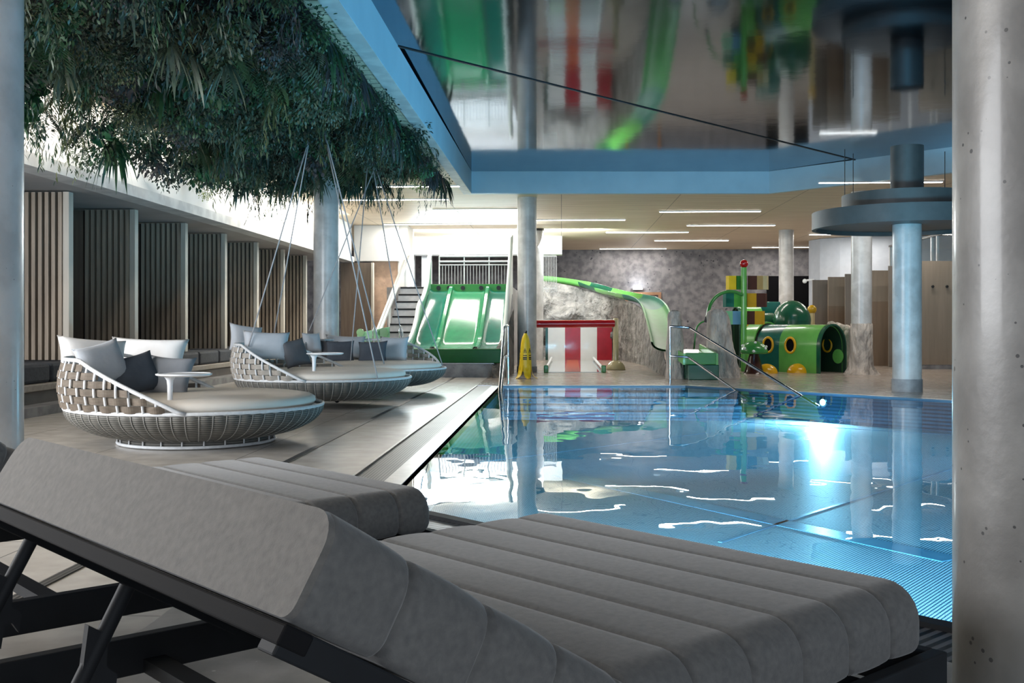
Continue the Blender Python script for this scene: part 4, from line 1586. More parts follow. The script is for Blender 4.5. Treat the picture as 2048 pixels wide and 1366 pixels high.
# stair, stringer, railing -------------------------------------------------
stp = thing('stone_stair', 'grey stone stair climbing left of the green slide', 'stair', (-3.36, 21.6, 0))
for k in range(11):
    b = MB()
    h = 1.86 * (k + 1) / 11
    y0 = 21.55 + 0.30 * k
    b.box((-3.35, y0 + 0.15, h / 2), (0.72, 0.30, h))

    st_ = b.build('step', 'stair_stone', stp, world=True)
    b = MB()
    b.box((-3.35, y0 - 0.004, h - 0.025), (0.70, 0.012, 0.035))
    b.build('nosing', 'frame_dark', st_, world=True)
hr = thing('stair_handrail', 'white sloping stair handrail beside the tan stone wall', 'handrail', (-3.82, 21.6, 0))
for (dx, dz, nm, wd, ht) in ((0, 0.0, 'stringer', 0.05, 0.10), (0.10, 0.12, 'handrail_bar', 0.05, 0.06)):
    b = MB()
    b.bar((-3.80 + dx, 21.5, 0.62 + dz), (-3.80 + dx, 25.9, 2.52 + dz), wd, ht)
    b.build(nm, 'rail_white', hr, world=True)
for y, z in ((21.55, 0.64), (23.5, 1.48), (25.85, 2.5)):
    b = MB()
    b.box((-3.78, y, z / 2), (0.05, 0.05, z))
    b.build('post', 'rail_white', hr, world=True)
rl = thing('gallery_railing', 'white picket railing above the green slide', 'railing', (-2.0, 24.4, 1.86))
for z, r_ in ((2.56, 0.022), (2.44, 0.022), (2.36, 0.014)):
    b = MB()
    b.tube([(-2.80, 24.55, z), (-1.15, 24.55, z)], r_, 8)
    b.build('rail', 'rail_white', rl, world=True)
for k in range(24):
    b = MB()
    x = -2.80 + 1.65 * k / 23
    big = k in (0, 8, 16, 23)
    b.box((x, 24.55, 2.11 + (0.1 if big else 0)), (0.03 if big else 0.010, 0.012, 0.50 + (0.2 if big else 0)))
    b.build('picket', 'rail_white', rl, world=True)
rl = thing('side_railing', 'small white picket railing right of the column, on top of the rock mound', 'railing', (AT(1100, 550, 29).x, 28.9, 1.86))
pA_, pB_ = AT(1087, 512, 29.0), AT(1113, 513, 29.0)
for z in (pA_.z, 1.96):
    b = MB()
    b.bar((pA_.x, pA_.y, z), (pB_.x, pB_.y, z), 0.03, 0.04)
    b.build('rail', 'rail_white', rl, world=True)
for k in range(9):
    f = k / 8
    x, y = pA_.x + (pB_.x - pA_.x) * f, pA_.y + (pB_.y - pA_.y) * f
    b = MB()
    b.box((x, y, (pA_.z + 1.86) / 2), (0.016, 0.016, pA_.z - 1.86))
    b.build('picket', 'rail_white', rl, world=True)

# mint board with discs left of the slide
p0, p1 = AT(714, 668, 21.0), AT(778, 660, 21.0)
mb = thing('mint_side_slide', 'low mint green play board with two round discs, left of the wide slide', 'play board', (p0.x, p0.y, 0))
b = MB()
b.extrude([V(p0.x, p0.y, 0), V(p1.x, p1.y, 0), V(p1.x, p1.y, p1.z + 0.06), V(p0.x, p0.y, p0.z + 0.02)], (0, 0.12, 0))
b.build('board', 'mint', mb, world=True, bevel=0.01)
for (u, v, r, mt) in ((721, 665, 0.075, 'gloss_light_green'), (767, 666, 0.10, 'gloss_green')):
    q = AT(u, v, 20.95)
    b = MB()
    b.lathe([(r, 0), (r, 0.03)], 24)
    b.v = [(v_[0] + q.x, q.y + 0.0 - v_[2], v_[1] + q.z) for v_ in b.v]
    b.build('disc', mt, mb, world=True)
for u in (749, 801):
    q = AT(u, 672, 20.8)
    b = MB()
    b.tube([q + V(-0.03, 0, -0.5), q + V(-0.03, 0, 0.12), q + V(0, 0, 0.20), q + V(0.04, 0, 0.12), q + V(0.04, 0, -0.5)], 0.014, 8)
    b.build('grab_handle', 'chrome', mb, world=True, smooth=True)

# striped splash gate --------------------------------------------------
sg = thing('striped_gate', 'red and white striped splash wall under a red roller beside the rock mound', 'play gate', (AT(1150, 700, 29.6).x, 29.6, 0))
edges = [(1096, 1130, 'stripe_white'), (1130, 1161, 'stripe_red'), (1161, 1194, 'stripe_white'), (1194, 1224, 'stripe_red')]
for (u0, u1, mt) in edges:
    a, c = AT(u0, 700, 29.6), AT(u1, 700, 29.6)
    b = MB()
    b.extrude([V(a.x, a.y, 0.0), V(c.x, c.y, 0.0), V(c.x, c.y, 0.98), V(a.x, a.y, 0.98)], (0, 0.12, 0))
    b.build('stripe_panel', mt, sg, world=True)
a, c = AT(1091, 700, 29.7), AT(1096.5, 700, 29.7)
b = MB()
b.extrude([V(a.x, a.y, 0), V(c.x, c.y, 0), V(c.x, c.y, 0.98), V(a.x, a.y, 0.98)], (0, 0.2, 0))
b.build('dark_edge', 'gloss_dark_green', sg, world=True)
rb_ = thing('roller_beam', 'horizontal glossy red roller beam on a cream post with round foot', 'beam', tuple(V(AT(1231, 740, 23.3).x, AT(1231, 740, 23.3).y, 0)))
a, c = AT(1062, 648, 23.35), AT(1229, 647, 23.35)
b = MB()
b.tube([a, c], 0.083, 24)
b.build('roller', 'gloss_red', rb_, world=True, smooth=True, angle=0.9)
q = AT(1231.5, 700, 23.35)
b = MB()
b.lathe([(0.062, 0.1), (0.058, 1.11), (0.04, 1.13)], 20, (q.x, q.y, 0))
b.build('post', 'cream_gloss', rb_, world=True, smooth=True, angle=0.9)
b = MB()
b.sphere((q.x, q.y, 0.0), 0.21, 28, 10, half=True)
b.build('foot_dome', 'cream_gloss', rb_, world=True, smooth=True)
q2 = AT(1062, 700, 23.35)
b = MB()
b.lathe([(0.062, 0.0), (0.058, 1.09)], 20, (q2.x, q2.y, 0))
b.build('post', 'cream_gloss', rb_, world=True, smooth=True, angle=0.9)
ln = thing('splash_lane', 'glossy pale splash lane in front of the striped wall', 'play lane', tuple(V(AT(1145, 730, 26).x, AT(1145, 730, 26).y, 0)))
l0, l1, l2, l3 = FL(1092, 745), FL(1207, 745), AT(1187, 700, 29.5), AT(1103, 700, 29.5)
mat('lane_gloss', (0.55, 0.60, 0.60), (0.50, 0.55, 0.56), rough=0.05, coat=1.0)
b = MB()
b.prism([(l0.x, l0.y), (l1.x, l1.y), (l2.x, l2.y), (l3.x, l3.y)], 0.001, 0.012)
b.build('lane_bed', 'lane_gloss', ln, world=True)
o0, o1, o2, o3 = FL(1129.5, 744.7), FL(1160.5, 744.7), AT(1156, 700, 29.45), AT(1134, 700, 29.45)
b = MB()
b.prism([(o0.x, o0.y), (o1.x, o1.y), (o2.x, o2.y), (o3.x, o3.y)], 0.012, 0.016)
b.build('lane_reflection', 'reflection_orange', ln, world=True)  # reflection of the red panel, painted on as an orange strip
for (s, e_) in ((l0, l3), (l1, l2)):
    b = MB()
    b.tube([V(s.x, s.y, 0.07), V(e_.x, e_.y, 0.07)], 0.03, 10)
    b.build('side_tube', 'rail_white', ln, world=True, smooth=True, angle=0.9)
    b = MB()
    b.box((s.x, s.y - 0.02, 0.075), (0.09, 0.14, 0.15), YAW)
    b.build('end_block', 'gloss_green', ln, world=True, bevel=0.015)

# banana warning sign ----------------------------------------------------
pb = FL(1051, 757)
bs = thing('banana_sign', 'yellow banana-shaped wet floor warning sign beside the pool corner', 'sign', (pb.x, pb.y, 0), YAW)
b = MB()
n = 32
prof = [(0.118, 0.13), (0.112, 0.22), (0.108, 0.34), (0.100, 0.46), (0.092, 0.56), (0.082, 0.65), (0.070, 0.72), (0.052, 0.78), (0.036, 0.805), (0.030, 0.83)]
b.lathe(prof, n, wob=lambda a, z: 0.94 + 0.07 * abs(math.cos(2 * a)) ** 0.5)
b.build('peel_body', 'lemon', bs, smooth=True)
for k in range(5):
    a = 2 * PI * k / 5 - PI / 2 + 0.25
    ca, sa = math.cos(a), math.sin(a)
    rows = []
    for (rr, z, wd) in ((0.100, 0.24, 0.066), (0.112, 0.15, 0.068), (0.130, 0.08, 0.062), (0.160, 0.035, 0.050), (0.200, 0.012, 0.028), (0.215, 0.006, 0.006)):
        rows.append([V(rr * ca - s_ * wd * sa, rr * sa + s_ * wd * ca, z + 0.012 * (1 - s_ * s_)) for s_ in (-1, -0.5, 0, 0.5, 1)])
    b = MB()
    b.grid(rows)
    b.grid([[p_ - V(0, 0, 0.006) for p_ in r_] for r_ in rows])
    b.build('peel_flap', 'lemon', bs, smooth=True)
b = MB()
b.tube([(0, 0, 0.825), (0.008, 0, 0.85), (0.022, 0, 0.875)], 0.02, 10, radii=[0.029, 0.022, 0.012])
b.build('stem_tip', 'black_ink', bs, smooth=True, angle=0.9)


def on_banana(a, z, lift=0.003):
    for i in range(len(prof) - 1):
        if prof[i][1] <= z <= prof[i + 1][1]:
            f = (z - prof[i][1]) / (prof[i + 1][1] - prof[i][1])
            r = prof[i][0] + f * (prof[i + 1][0] - prof[i][0])
            break
    r = r * (0.94 + 0.07 * abs(math.cos(2 * a)) ** 0.5) + lift
    return V(r * math.cos(a), r * math.sin(a), z)


for a0 in (-PI / 2 - 0.12, -PI / 2 + 0.95, PI / 2, PI):
    b = MB()
    h = 0.33
    b.tube([on_banana(a0 + x, z) for (x, z) in ((-h, 0.475), (0, 0.475), (h, 0.475), (h * 0.5, 0.51), (0, 0.555), (-h * 0.5, 0.51))], 0.004, 5, closed=True)
    b.tube([on_banana(a0, 0.525), on_banana(a0, 0.485)], 0.005, 5)
    b.build('warning_triangle', 'black_ink', bs)
    for (z, w2, hh) in ((0.425, 0.34, 0.008), (0.385, 0.34, 0.013), (0.355, 0.33, 0.010)):
        b = MB()
        rows = []
        for s_ in range(9):
            a = a0 - w2 + 2 * w2 * s_ / 8
            rows.append([on_banana(a, z - hh), on_banana(a, z + hh)])
        b.grid(rows)
        b.build('lettering_line', 'black_ink', bs)

# toddler slide -----------------------------------------------------------
D = 19.1
ts = thing('toddler_slide', 'low green toddler slide between the two standing stones', 'slide', tuple(FL(1405, 760)))
a, c = AT(1375, 760, D), AT(1437, 760, D)
b = MB()
b.box(((a.x + c.x) / 2, a.y + 0.30, 0.135), (c.x - a.x, 0.56, 0.27), YAW)
b.build('base_box', 'gloss_dark_green', ts, world=True, bevel=0.012)
a2_, c2_ = AT(1371, 720, D), AT(1432, 720, D)
b = MB()
mx_ = (a2_.x + c2_.x) / 2
wx = c2_.x - a2_.x
y0 = a2_.y
# tray with side walls rising backwards
b.box((mx_, y0 + 0.03, 0.38), (wx, 0.05, 0.21), YAW)
b.bar((mx_, y0 + 0.05, 0.30), (mx_ - 0.15, y0 + 1.2, 0.50), wx - 0.02, 0.04)
b.build('chute', 'gloss_green', ts, world=True, bevel=0.012)
for s_ in (-1, 1):
    b = MB()
    b.extrude([V(mx_ + s_ * wx / 2, y0 + 0.04, 0.27), V(mx_ + s_ * wx / 2 - 0.15, y0 + 1.2, 0.46), V(mx_ + s_ * wx / 2 - 0.15, y0 + 1.2, 0.62), V(mx_ + s_ * wx / 2, y0 + 0.04, 0.47)], (0.04 * s_, 0, 0))
    b.build('side_wall', 'gloss_light_green', ts, world=True)
b = MB()
b.box((mx_ - 0.16, y0 + 1.25, 0.25), (wx, 0.3, 0.5), YAW)
b.build('rear_box', 'gloss_dark_green', ts, world=True)

# sign tower ----------------------------------------------------------------
D = 22.6
pp = AT(1487.5, 700, D)
tw = thing('sign_tower', 'green pole with red ball top and three rows of coloured boards', 'play tower', (pp.x, pp.y, 0))
zt = 1 - (535 - HOR) / F_PX * D
b = MB()
b.lathe([(0.062, 0), (0.062, zt)], 20, (pp.x, pp.y, 0))
b.build('pole', 'gloss_light_green', tw, world=True, smooth=True, angle=0.9)
q = AT(1488, 527.5, D)
b = MB()
b.sphere(tuple(q), 0.088, 20, 12)
b.build('ball_top', 'gloss_red', tw, world=True, smooth=True)
BOARD = {'lemon': (0.85, 0.58, 0.02), 'gloss_green': (0.045, 0.22, 0.03), 'gloss_dark_green': (0.01, 0.05, 0.03), 'sign_brown': (0.075, 0.022, 0.013),
         'sign_tan': (0.42, 0.28, 0.11), 'cream_gloss': (0.55, 0.46, 0.26), 'gloss_teal': (0.01, 0.15, 0.11), 'gloss_light_green': (0.10, 0.40, 0.06),
         'amber': (0.55, 0.30, 0.01), 'mint': (0.22, 0.58, 0.33), 'pale_blue': (0.16, 0.36, 0.58)}


def board_mat(k):
    nm = 'board_' + k
    if nm not in M:
        mat(nm, BOARD[k], rough=0.55, spec=0.2)
    return M[nm]


ROWS = [(551.5, 579, [(1458, 1472.5, 'lemon'), (1474, 1482, 'gloss_green'), (1482, 1494, 'gloss_dark_green'), (1495, 1514, 'sign_brown'), (1514, 1526, 'sign_tan'), (1526, 1534, 'cream_gloss')]),
        (586.5, 614, [(1452, 1468, 'gloss_teal'), (1468, 1483, 'gloss_light_green'), (1484, 1494, 'gloss_green'), (1494.5, 1513, 'amber'), (1513, 1531, 'sign_brown')]),
        (622, 649, [(1449, 1465.5, 'mint'), (1465.5, 1482, 'pale_blue'), (1494, 1509.5, 'sign_brown'), (1509.5, 1526.5, 'amber')])]
for ri, (v0, v1, items) in enumerate(ROWS):
    for (u0, u1, mt) in items:
        dd = D + (0.10 if u0 > 1490 or u1 < 1484 else 0.16)
        a, c = AT(u0, v1, dd), AT(u1, v0, dd)
        side = 0.05 * (1 if (u0 + u1) / 2 > 1488 else -1)
        b = MB()
        b.extrude([V(a.x, a.y, a.z), V(c.x, c.y, a.z), V(c.x, c.y, c.z), V(a.x, a.y, c.z)], (side, 0.10, 0))
        bo = b.build('colour_board', mt, tw, world=True)
        bo.data.materials[0] = board_mat(mt)
# curved spray pipe
sp_ = thing('spray_pipe', 'arching green spray pipe with black nozzle left of the sign tower', 'pipe', (AT(1486, 700, D).x - 0.1, AT(1486, 700, D).y - 0.1, 0.0))
arc = smooth_path([(1484, 590, D - 0.1), (1470, 584, D - 0.15), (1452, 584, D - 0.25), (1434, 592, D - 0.35), (1420, 611, D - 0.45), (1414, 638, D - 0.5)], 4)
b = MB()
b.tube([AT(*q_) for q_ in arc], 0.036, 10)
b.build('pipe', 'gloss_green', sp_, world=True, smooth=True)
b = MB()
b.tube([AT(1414, 634, D - 0.5), AT(1411, 645, D - 0.5)], 0.042, 10)
b.build('nozzle', 'black_ink', sp_, world=True)
b = MB()
b.tube([AT(*q_) for q_ in smooth_path([(1411, 642, D - 0.5), (1400, 647, D - 0.5), (1392, 660, D - 0.5), (1388, 700, D - 0.5)], 4)], 0.018, 8)
b.build('hose', 'gloss_green', sp_, world=True, smooth=True)

# green tunnel -----------------------------------------------------------------
def arch_section(W_, H_, hs, n=16):
    pts = [(-W_ / 2, 0.0), (-W_ / 2, hs)]
    for i in range(1, n):
        a = PI - PI * i / n
        pts.append((W_ / 2 * math.cos(a), hs + (H_ - hs) * math.sin(a)))
    pts += [(W_ / 2, hs), (W_ / 2, 0.0)]
    return pts


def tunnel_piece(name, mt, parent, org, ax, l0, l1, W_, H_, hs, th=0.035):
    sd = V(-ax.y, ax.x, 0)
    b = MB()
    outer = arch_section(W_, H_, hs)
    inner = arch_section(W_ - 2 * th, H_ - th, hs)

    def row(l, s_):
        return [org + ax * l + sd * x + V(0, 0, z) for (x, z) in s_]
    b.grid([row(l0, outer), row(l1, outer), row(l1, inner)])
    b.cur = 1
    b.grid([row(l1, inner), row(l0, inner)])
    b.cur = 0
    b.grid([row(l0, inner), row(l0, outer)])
    return b.build(name, [mt, 'tunnel_inner_shade'], parent, world=True, smooth=True, angle=0.6)


def ring_window(parent, org, ax, l, side, W_, z, r=0.15, rz_=None):
    """yellow ring and dark opening on the side of a tunnel"""
    sd = V(-ax.y, ax.x, 0) * side
    c = org + ax * l + sd * (W_ / 2 + 0.004) + V(0, 0, z)
    rz_ = rz_ or r * 1.1
    b = MB()
    b.tube([c + ax * (r * math.cos(a)) + V(0, 0, rz_ * math.sin(a)) for a in [2 * PI * k / 28 for k in range(28)]], 0.026, 8, closed=True)
    rg_ = b.build('window_ring', 'gloss_yellow', parent, world=True, smooth=True)
    b = MB()
    b.extrude([c + ax * (r * math.cos(a)) + V(0, 0, rz_ * math.sin(a)) - sd * 0.002 for a in [2 * PI * k / 28 for k in range(28)]], sd * 0.008)
    b.build('window_opening', 'black_matte', rg_, world=True)


P0 = FL(1665, 746)
ax = c2w(-0.60, 0.80)
tu = thing('play_tunnel', 'two-tone green play tunnel with yellow ring windows by the rock-footed column', 'play tunnel', (P0.x, P0.y, 0))
TW, TH = 0.86, 0.99
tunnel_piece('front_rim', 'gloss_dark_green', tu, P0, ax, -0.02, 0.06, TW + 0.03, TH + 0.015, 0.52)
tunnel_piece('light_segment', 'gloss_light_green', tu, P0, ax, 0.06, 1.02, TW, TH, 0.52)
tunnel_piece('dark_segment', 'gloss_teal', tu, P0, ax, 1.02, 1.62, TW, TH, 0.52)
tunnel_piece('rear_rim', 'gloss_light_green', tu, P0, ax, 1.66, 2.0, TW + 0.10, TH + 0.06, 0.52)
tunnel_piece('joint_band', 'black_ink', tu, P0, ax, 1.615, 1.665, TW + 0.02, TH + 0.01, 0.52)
b = MB()
sd = V(-ax.y, ax.x, 0)
sec = [P0 + ax * 1.98 + sd * x + V(0, 0, z) for (x, z) in arch_section(TW, TH, 0.52)]
b.extrude(sec, ax * 0.03)
b.build('rear_wall', 'gloss_dark_green', tu, world=True)
side = 1 if (sd.x * -0.3 + sd.y * -1) > 0 else -1
ring_window(tu, P0, ax, 0.72, side, TW, 0.56, 0.125, 0.155)
ring_window(tu, P0, ax, 1.30, side, TW, 0.56, 0.125, 0.155)
c = P0 + ax * 0.42 - sd * side * (TW / 2 - 0.042) + V(0, 0, 0.56)
b = MB()
b.tube([c + ax * (0.11 * math.cos(a)) + V(0, 0, 0.14 * math.sin(a)) for a in [2 * PI * k / 24 for k in range(24)]], 0.022, 8, closed=True)
b.build('window_ring', 'gloss_yellow', tu, world=True, smooth=True)
b = MB()
c2_ = P0 + ax * 0.14 - sd * side * (TW / 2 - 0.045) + V(0, 0, 0.33)
b.extrude([c2_ + ax * (0.13 * math.cos(a)) + V(0, 0, 0.15 * math.sin(a)) for a in [2 * PI * k / 24 for k in range(24)]], sd * side * 0.02)
b.build('inner_disc', 'gloss_light_green', tu, world=True)
# small light triangle marking on the light segment
# cabin behind, also part of the play tunnel family
P1_ = AT(1473, 700, 25.0)
P1_.z = 0
cb = thing('play_cabin', 'green play cabin with yellow ring windows behind the sign tower', 'play cabin', tuple(P1_))
axc = c2w(1, 0.0)
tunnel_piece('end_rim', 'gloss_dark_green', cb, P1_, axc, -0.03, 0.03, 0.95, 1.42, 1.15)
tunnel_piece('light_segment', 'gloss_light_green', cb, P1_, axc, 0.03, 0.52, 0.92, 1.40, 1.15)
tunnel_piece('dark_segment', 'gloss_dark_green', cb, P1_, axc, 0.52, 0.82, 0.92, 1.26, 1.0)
sdc = V(-axc.y, axc.x, 0)
sidec = -1 if sdc.y > 0 else 1
ring_window(cb, P1_, axc, 0.27, sidec, 0.92, 0.86, 0.12, 0.22)
ring_window(cb, P1_, axc, 0.58, sidec, 0.92, 0.76, 0.14, 0.22)
b = MB()
q = AT(1550, 640, 26.0)
b.box((q.x - 0.15, q.y + 0.1, 0.77), (0.5, 0.5, 1.54), YAW)
b.build('rear_block', 'gloss_teal', cb, world=True, bevel=0.03)
# dome tower
q = AT(1583.5, 641, 24.3)
dm = thing('dome_tower', 'glossy dark green dome rising behind the play tunnel', 'play dome', (q.x, q.y, 0))
b = MB()
b.lathe([(0.42, 0), (0.42, q.z - 0.02)], 40, (q.x, q.y, 0))
b.build('drum', 'gloss_dark_green', dm, world=True, smooth=True, angle=0.6)
b = MB()
b.sphere((q.x, q.y, q.z - 0.02), 0.425, 40, 14, sz=1.12, half=True)
b.build('dome', 'gloss_dark_green', dm, world=True, smooth=True, angle=0.9)
# yellow half balls
for (u, v, r, lab) in ((1595, 745, 0.225, 'yellow half ball seat at the foot of the light green tunnel segment'), (1532, 746, 0.225, 'yellow half ball seat beside the green mushroom')):
    q = FL(u, v)
    b = MB()
    b.sphere((0, 0, 0), r, 28, 10, half=True, sz=0.85)
    o = b.build('half_ball', 'gloss_yellow', None, smooth=True, angle=0.9)
    o.location = (q.x, q.y - 0.05, 0)
    tag(o, lab, 'seat', 'yellow half balls by the tunnel')
q = AT(1624, 619, 26.6)
yb = thing('yellow_ball_post', 'small yellow ball on a yellow post at the right of the dome', 'play post', (q.x, q.y, 0))
b = MB()
b.sphere(tuple(q), 0.115, 18, 10)
b.build('ball', 'amber', yb, world=True, smooth=True)
b = MB()
b.lathe([(0.07, 0), (0.07, q.z - 0.08)], 16, (q.x, q.y, 0))
b.build('post', 'cream_gloss', yb, world=True, smooth=True, angle=0.9)


# mushrooms
def mushroom(label, u, vb, R, h, capm, stemm, rs0, rs1, dots):
    q = FL(u, vb)
    t = thing('toy_mushroom', label, 'play mushroom', (q.x, q.y, 0))
    b = MB()
    b.lathe([(rs0, 0), (rs0 * 0.9, 0.03), (rs1, h * 0.62), (rs1, h * 0.7)], 24)
    b.build('stem', stemm, t, smooth=True, angle=0.9)
    hz = h * 0.62
    b = MB()
    pr = [(0.04, hz), (R * 0.95, hz - 0.01), (R, hz + 0.02)] + [(R * math.cos(a), hz + 0.02 + (h - hz - 0.02) * math.sin(a)) for a in [PI / 2 * k / 10 for k in range(1, 10)]] + [(0.01, h)]
    b.lathe(pr, 32)
    cap_o = b.build('cap', capm, t, smooth=True)
    for (a, e_) in dots:
        n_ = V(math.cos(e_) * math.cos(a), math.cos(e_) * math.sin(a), math.sin(e_))
        c = V(n_.x * R, n_.y * R, hz + 0.02 + (h - hz - 0.02) * n_.z)
        b = MB()
        b.sphere(tuple(c), 0.03, 12, 8)
        b.build('dot', 'stripe_white', cap_o, smooth=True)
    return t


mushroom('green toy mushroom with white dots and dark brown stem', 1508, 747, 0.275, 0.66, 'gloss_green', 'sign_brown', 0.215, 0.09,
         [(-PI / 2 - 0.95, 0.35), (-PI / 2 + 0.85, 0.35), (-PI / 2, 1.0), (-PI / 2 - 0.2, 0.12), (0, 0.5), (PI, 0.6)])
mushroom('rust red toy mushroom half hidden behind the green one', 1488, 729, 0.28, 0.52, 'rust', 'rust', 0.26, 0.20,
         [(-PI / 2 - 0.8, 0.2), (-PI / 2 - 0.1, 0.3)])

# rock foot of the column and pale slab over the tunnel mouth
q = RFP
b = MB()
n = 40
vs, fs = [], []
prf = [(0.34, 0.0), (0.30, 0.04), (0.255, 0.10), (0.225, 0.2), (0.215, 0.5), (0.212, 1.0), (0.203, 1.01)]
for (r, z) in prf:
    for j in range(n):
        a = 2 * PI * j / n
        k_ = 1 + 0.22 * mnoise.noise((math.cos(a) * 3, math.sin(a) * 3, z * 4)) * (1 if z < 0.3 else 0.15)
        vs.append((r * k_ * math.cos(a), r * k_ * math.sin(a), z + (0.02 * mnoise.noise((a * 3, z * 5, 1)) if z > 0 else 0)))
for i in range(len(prf) - 1):
    for j in range(n):
        fs.append((i * n + j, i * n + (j + 1) % n, (i + 1) * n + (j + 1) % n, (i + 1) * n + j))
b.add(vs, fs)
b.build('rock_foot', 'rock_pale', rcol, smooth=True)
q0, q1 = AT(1657, 648, 22.9), AT(1706, 662, 22.4)
rs = thing('rock_slab', 'pale rock slab leaning over the tunnel mouth beside the column', 'rock', (AT(1694, 700, 22.6).x, AT(1694, 700, 22.6).y, 0))
b = MB()
b.tube([q0 + (q1 - q0) * (k / 8) + V(0, 0, 0.015 * math.sin(k * 2.3)) for k in range(9)], 0.09, 9, radii=[0.05, 0.075, 0.08, 0.085, 0.08, 0.09, 0.085, 0.09, 0.08])
b.build('slab', 'rock_pale', rs, world=True, smooth=True)
b = MB()
b.tube([V(q1.x - 0.10, q1.y + 0.05, z) + V(0.02 * math.sin(z * 9), 0, 0) for z in (0, 0.15, 0.3, 0.45, 0.6, 0.75, 0.86)], 0.09, 9, radii=[0.14, 0.11, 0.09, 0.09, 0.08, 0.09, 0.08])
b.build('slab_leg', 'rock_pale', rs, world=True, smooth=True)

# ================================================================== RIGHT SIDE CABINS
def booth_panel(label, u0, u1, vt, D, mt, z0=0.0, split=None, mt2=None, thick=0.05):
    a, c = AT(u0, vt, D), AT(u1, vt, D)
    t = thing('booth_panel', label, 'panel', ((a.x + c.x) / 2, (a.y + c.y) / 2, z0))
    L_ = (c - a).length
    zs = [(z0, a.z, mt)]
    if split:
        zm = 1 - (split - HOR) / F_PX * D
        zs = [(z0, zm, mt2), (zm, a.z, mt)]
    for (q0_, q1_, m2) in zs:
        b = MB()
        b.box(((a.x + c.x) / 2, (a.y + c.y) / 2, (q0_ + q1_) / 2), (L_, thick, q1_ - q0_), YAW)
        b.build('board' if q1_ == a.z else 'lower_board', m2, t, world=True)
    return t


booth_panel('taupe booth panel right of the dome, narrowest on the left', 1625, 1657, 560, 27.4, 'cabin_taupe')
booth_panel('two-tone wooden booth panel above the rock slab', 1656, 1692, 554, 26.9, 'cabin_beige', split=612, mt2='cabin_brown')
booth_panel('dark taupe booth panel touching the rock-footed column', 1690, 1716, 548, 26.2, 'cabin_taupe', split=565, mt2='cabin_taupe')
booth_panel('two-tone booth panel above the white bench', 1738, 1779, 541, 25.6, 'cabin_beige', split=603, mt2='cabin_brown')
booth_panel('slim dark booth panel just left of the ring column', 1777, 1800, 532, 24.9, 'cabin_taupe')
bp = booth_panel('large beige booth panel with two black knobs', 1838, 1985, 522, 23.7, 'cabin_beige', z0=0.10)
for u in (1865, 1893.5):
    q = AT(u, 573, 23.66)
    b = MB()
    b.lathe([(0.030, 0), (0.030, 0.03), (0.02, 0.035)], 16)
    b.v = [(v_[0] + q.x, q.y - v_[2], v_[1] + q.z) for v_ in b.v]
    b.build('knob', 'black_ink', bp, world=True)
a, c = AT(1838, 735, 23.75), AT(1985, 735, 23.75)
b = MB()
b.box(((a.x + c.x) / 2, (a.y + c.y) / 2, 0.05), ((c - a).length, 0.10, 0.10), YAW)
b.build('plinth', 'plinth_stone', bp, world=True)
bq = FL(1762, 731)
wb = thing('white_bench', 'white padded bench between the two round columns', 'bench', (bq.x, bq.y, 0), YAW)
b = MB()
b.box((0, 0.2, 0.56), (0.62, 0.45, 0.18))
b.build('seat_pad', 'wall_bluegrey', wb, bevel=0.03)
for x in (-0.27, 0.27):
    b = MB()
    b.box((x, 0.2, 0.235), (0.06, 0.40, 0.47))
    b.build('leg', 'cabin_taupe', wb)
# blue-grey curved wall
pts = [AT(1622, 600, 33.5), AT(1640, 600, 32.9), AT(1680, 600, 32.4), AT(1745, 600, 32.0), AT(1850, 600, 31.8), AT(2000, 600, 31.5)]
b = MB()
poly = [(p_.x, p_.y) for p_ in pts] + [(p_.x, p_.y + 0.3) for p_ in reversed(pts)]
b.prism(poly, 0.0, 3.62)
struct(b.build('wall_booths', 'wall_bluegrey'))
# glazed upper partition
gx = 9.3
gl = thing('glass_partition', 'glazed upper partition with grey frame above the booth panels', 'glass partition', (gx, 28, 0))
b = MB()
b.box((gx, 28.05, 2.74), (0.02, 5.3, 0.86))
b.build('pane', 'pane_glass', gl, world=True)
for (y, wd) in ((25.4, 0.06), (26.9, 0.05), (27.3, 0.05), (29.0, 0.05), (30.7, 0.06)):
    b = MB()
    b.box((gx, y, 1.6), (0.06, wd, 3.2))
    b.build('mullion', 'rail_white', gl, world=True)
for z in (3.2, 2.28):
    b = MB()
    b.box((gx, 28.05, z), (0.07, 5.4, 0.05))
    b.build('frame_rail', 'ring_grey', gl, world=True)

# far wall details
a, c = AT(1250, 585, 37.95), AT(1321, 585, 37.95)
b = MB()
for (x0, x1, z0, z1) in ((a.x, c.x, 2.02, 2.12), (a.x, a.x + 0.10, 0, 2.02), (c.x - 0.10, c.x, 0, 2.02)):
    b.box(((x0 + x1) / 2, 37.94, (z0 + z1) / 2), (x1 - x0, 0.10, z1 - z0))
dr = b.build('door_1', 'door_wood')
struct(dr)
q = AT(1275, 578, 37.85)
wl = thing('wall_lamp', 'small bright lamp over the wooden door frame on the stone wall', 'lamp', (q.x, 37.92, q.z))
b = MB()
b.box((0, 0.0, 0), (0.34, 0.12, 0.06))
b.build('housing', 'rail_white', wl)
b = MB()
b.box((0, -0.02, 0.04), (0.30, 0.08, 0.02))
b.build('lens', 'wall_lamp', wl)
point_light('wall_lamp_light', (q.x, 37.6, q.z + 0.15), 16, (0.92, 0.97, 1.0), 0.05)
a, c = AT(1530, 553, 37.9), AT(1640, 553, 37.9)
b = MB()
b.box(((a.x + c.x) / 2, 37.95, a.z / 2), (c.x - a.x, 0.06, a.z))
struct(b.build('door_2', 'black_matte'))
q = AT(1612, 561, 33.2)
sl_ = thing('wall_spotlight', 'small white spotlight at the left end of the blue-grey wall', 'spotlight', (q.x, q.y, q.z))
b = MB()
b.sphere((-0.04, 0, -0.02), 0.07, 14, 8)
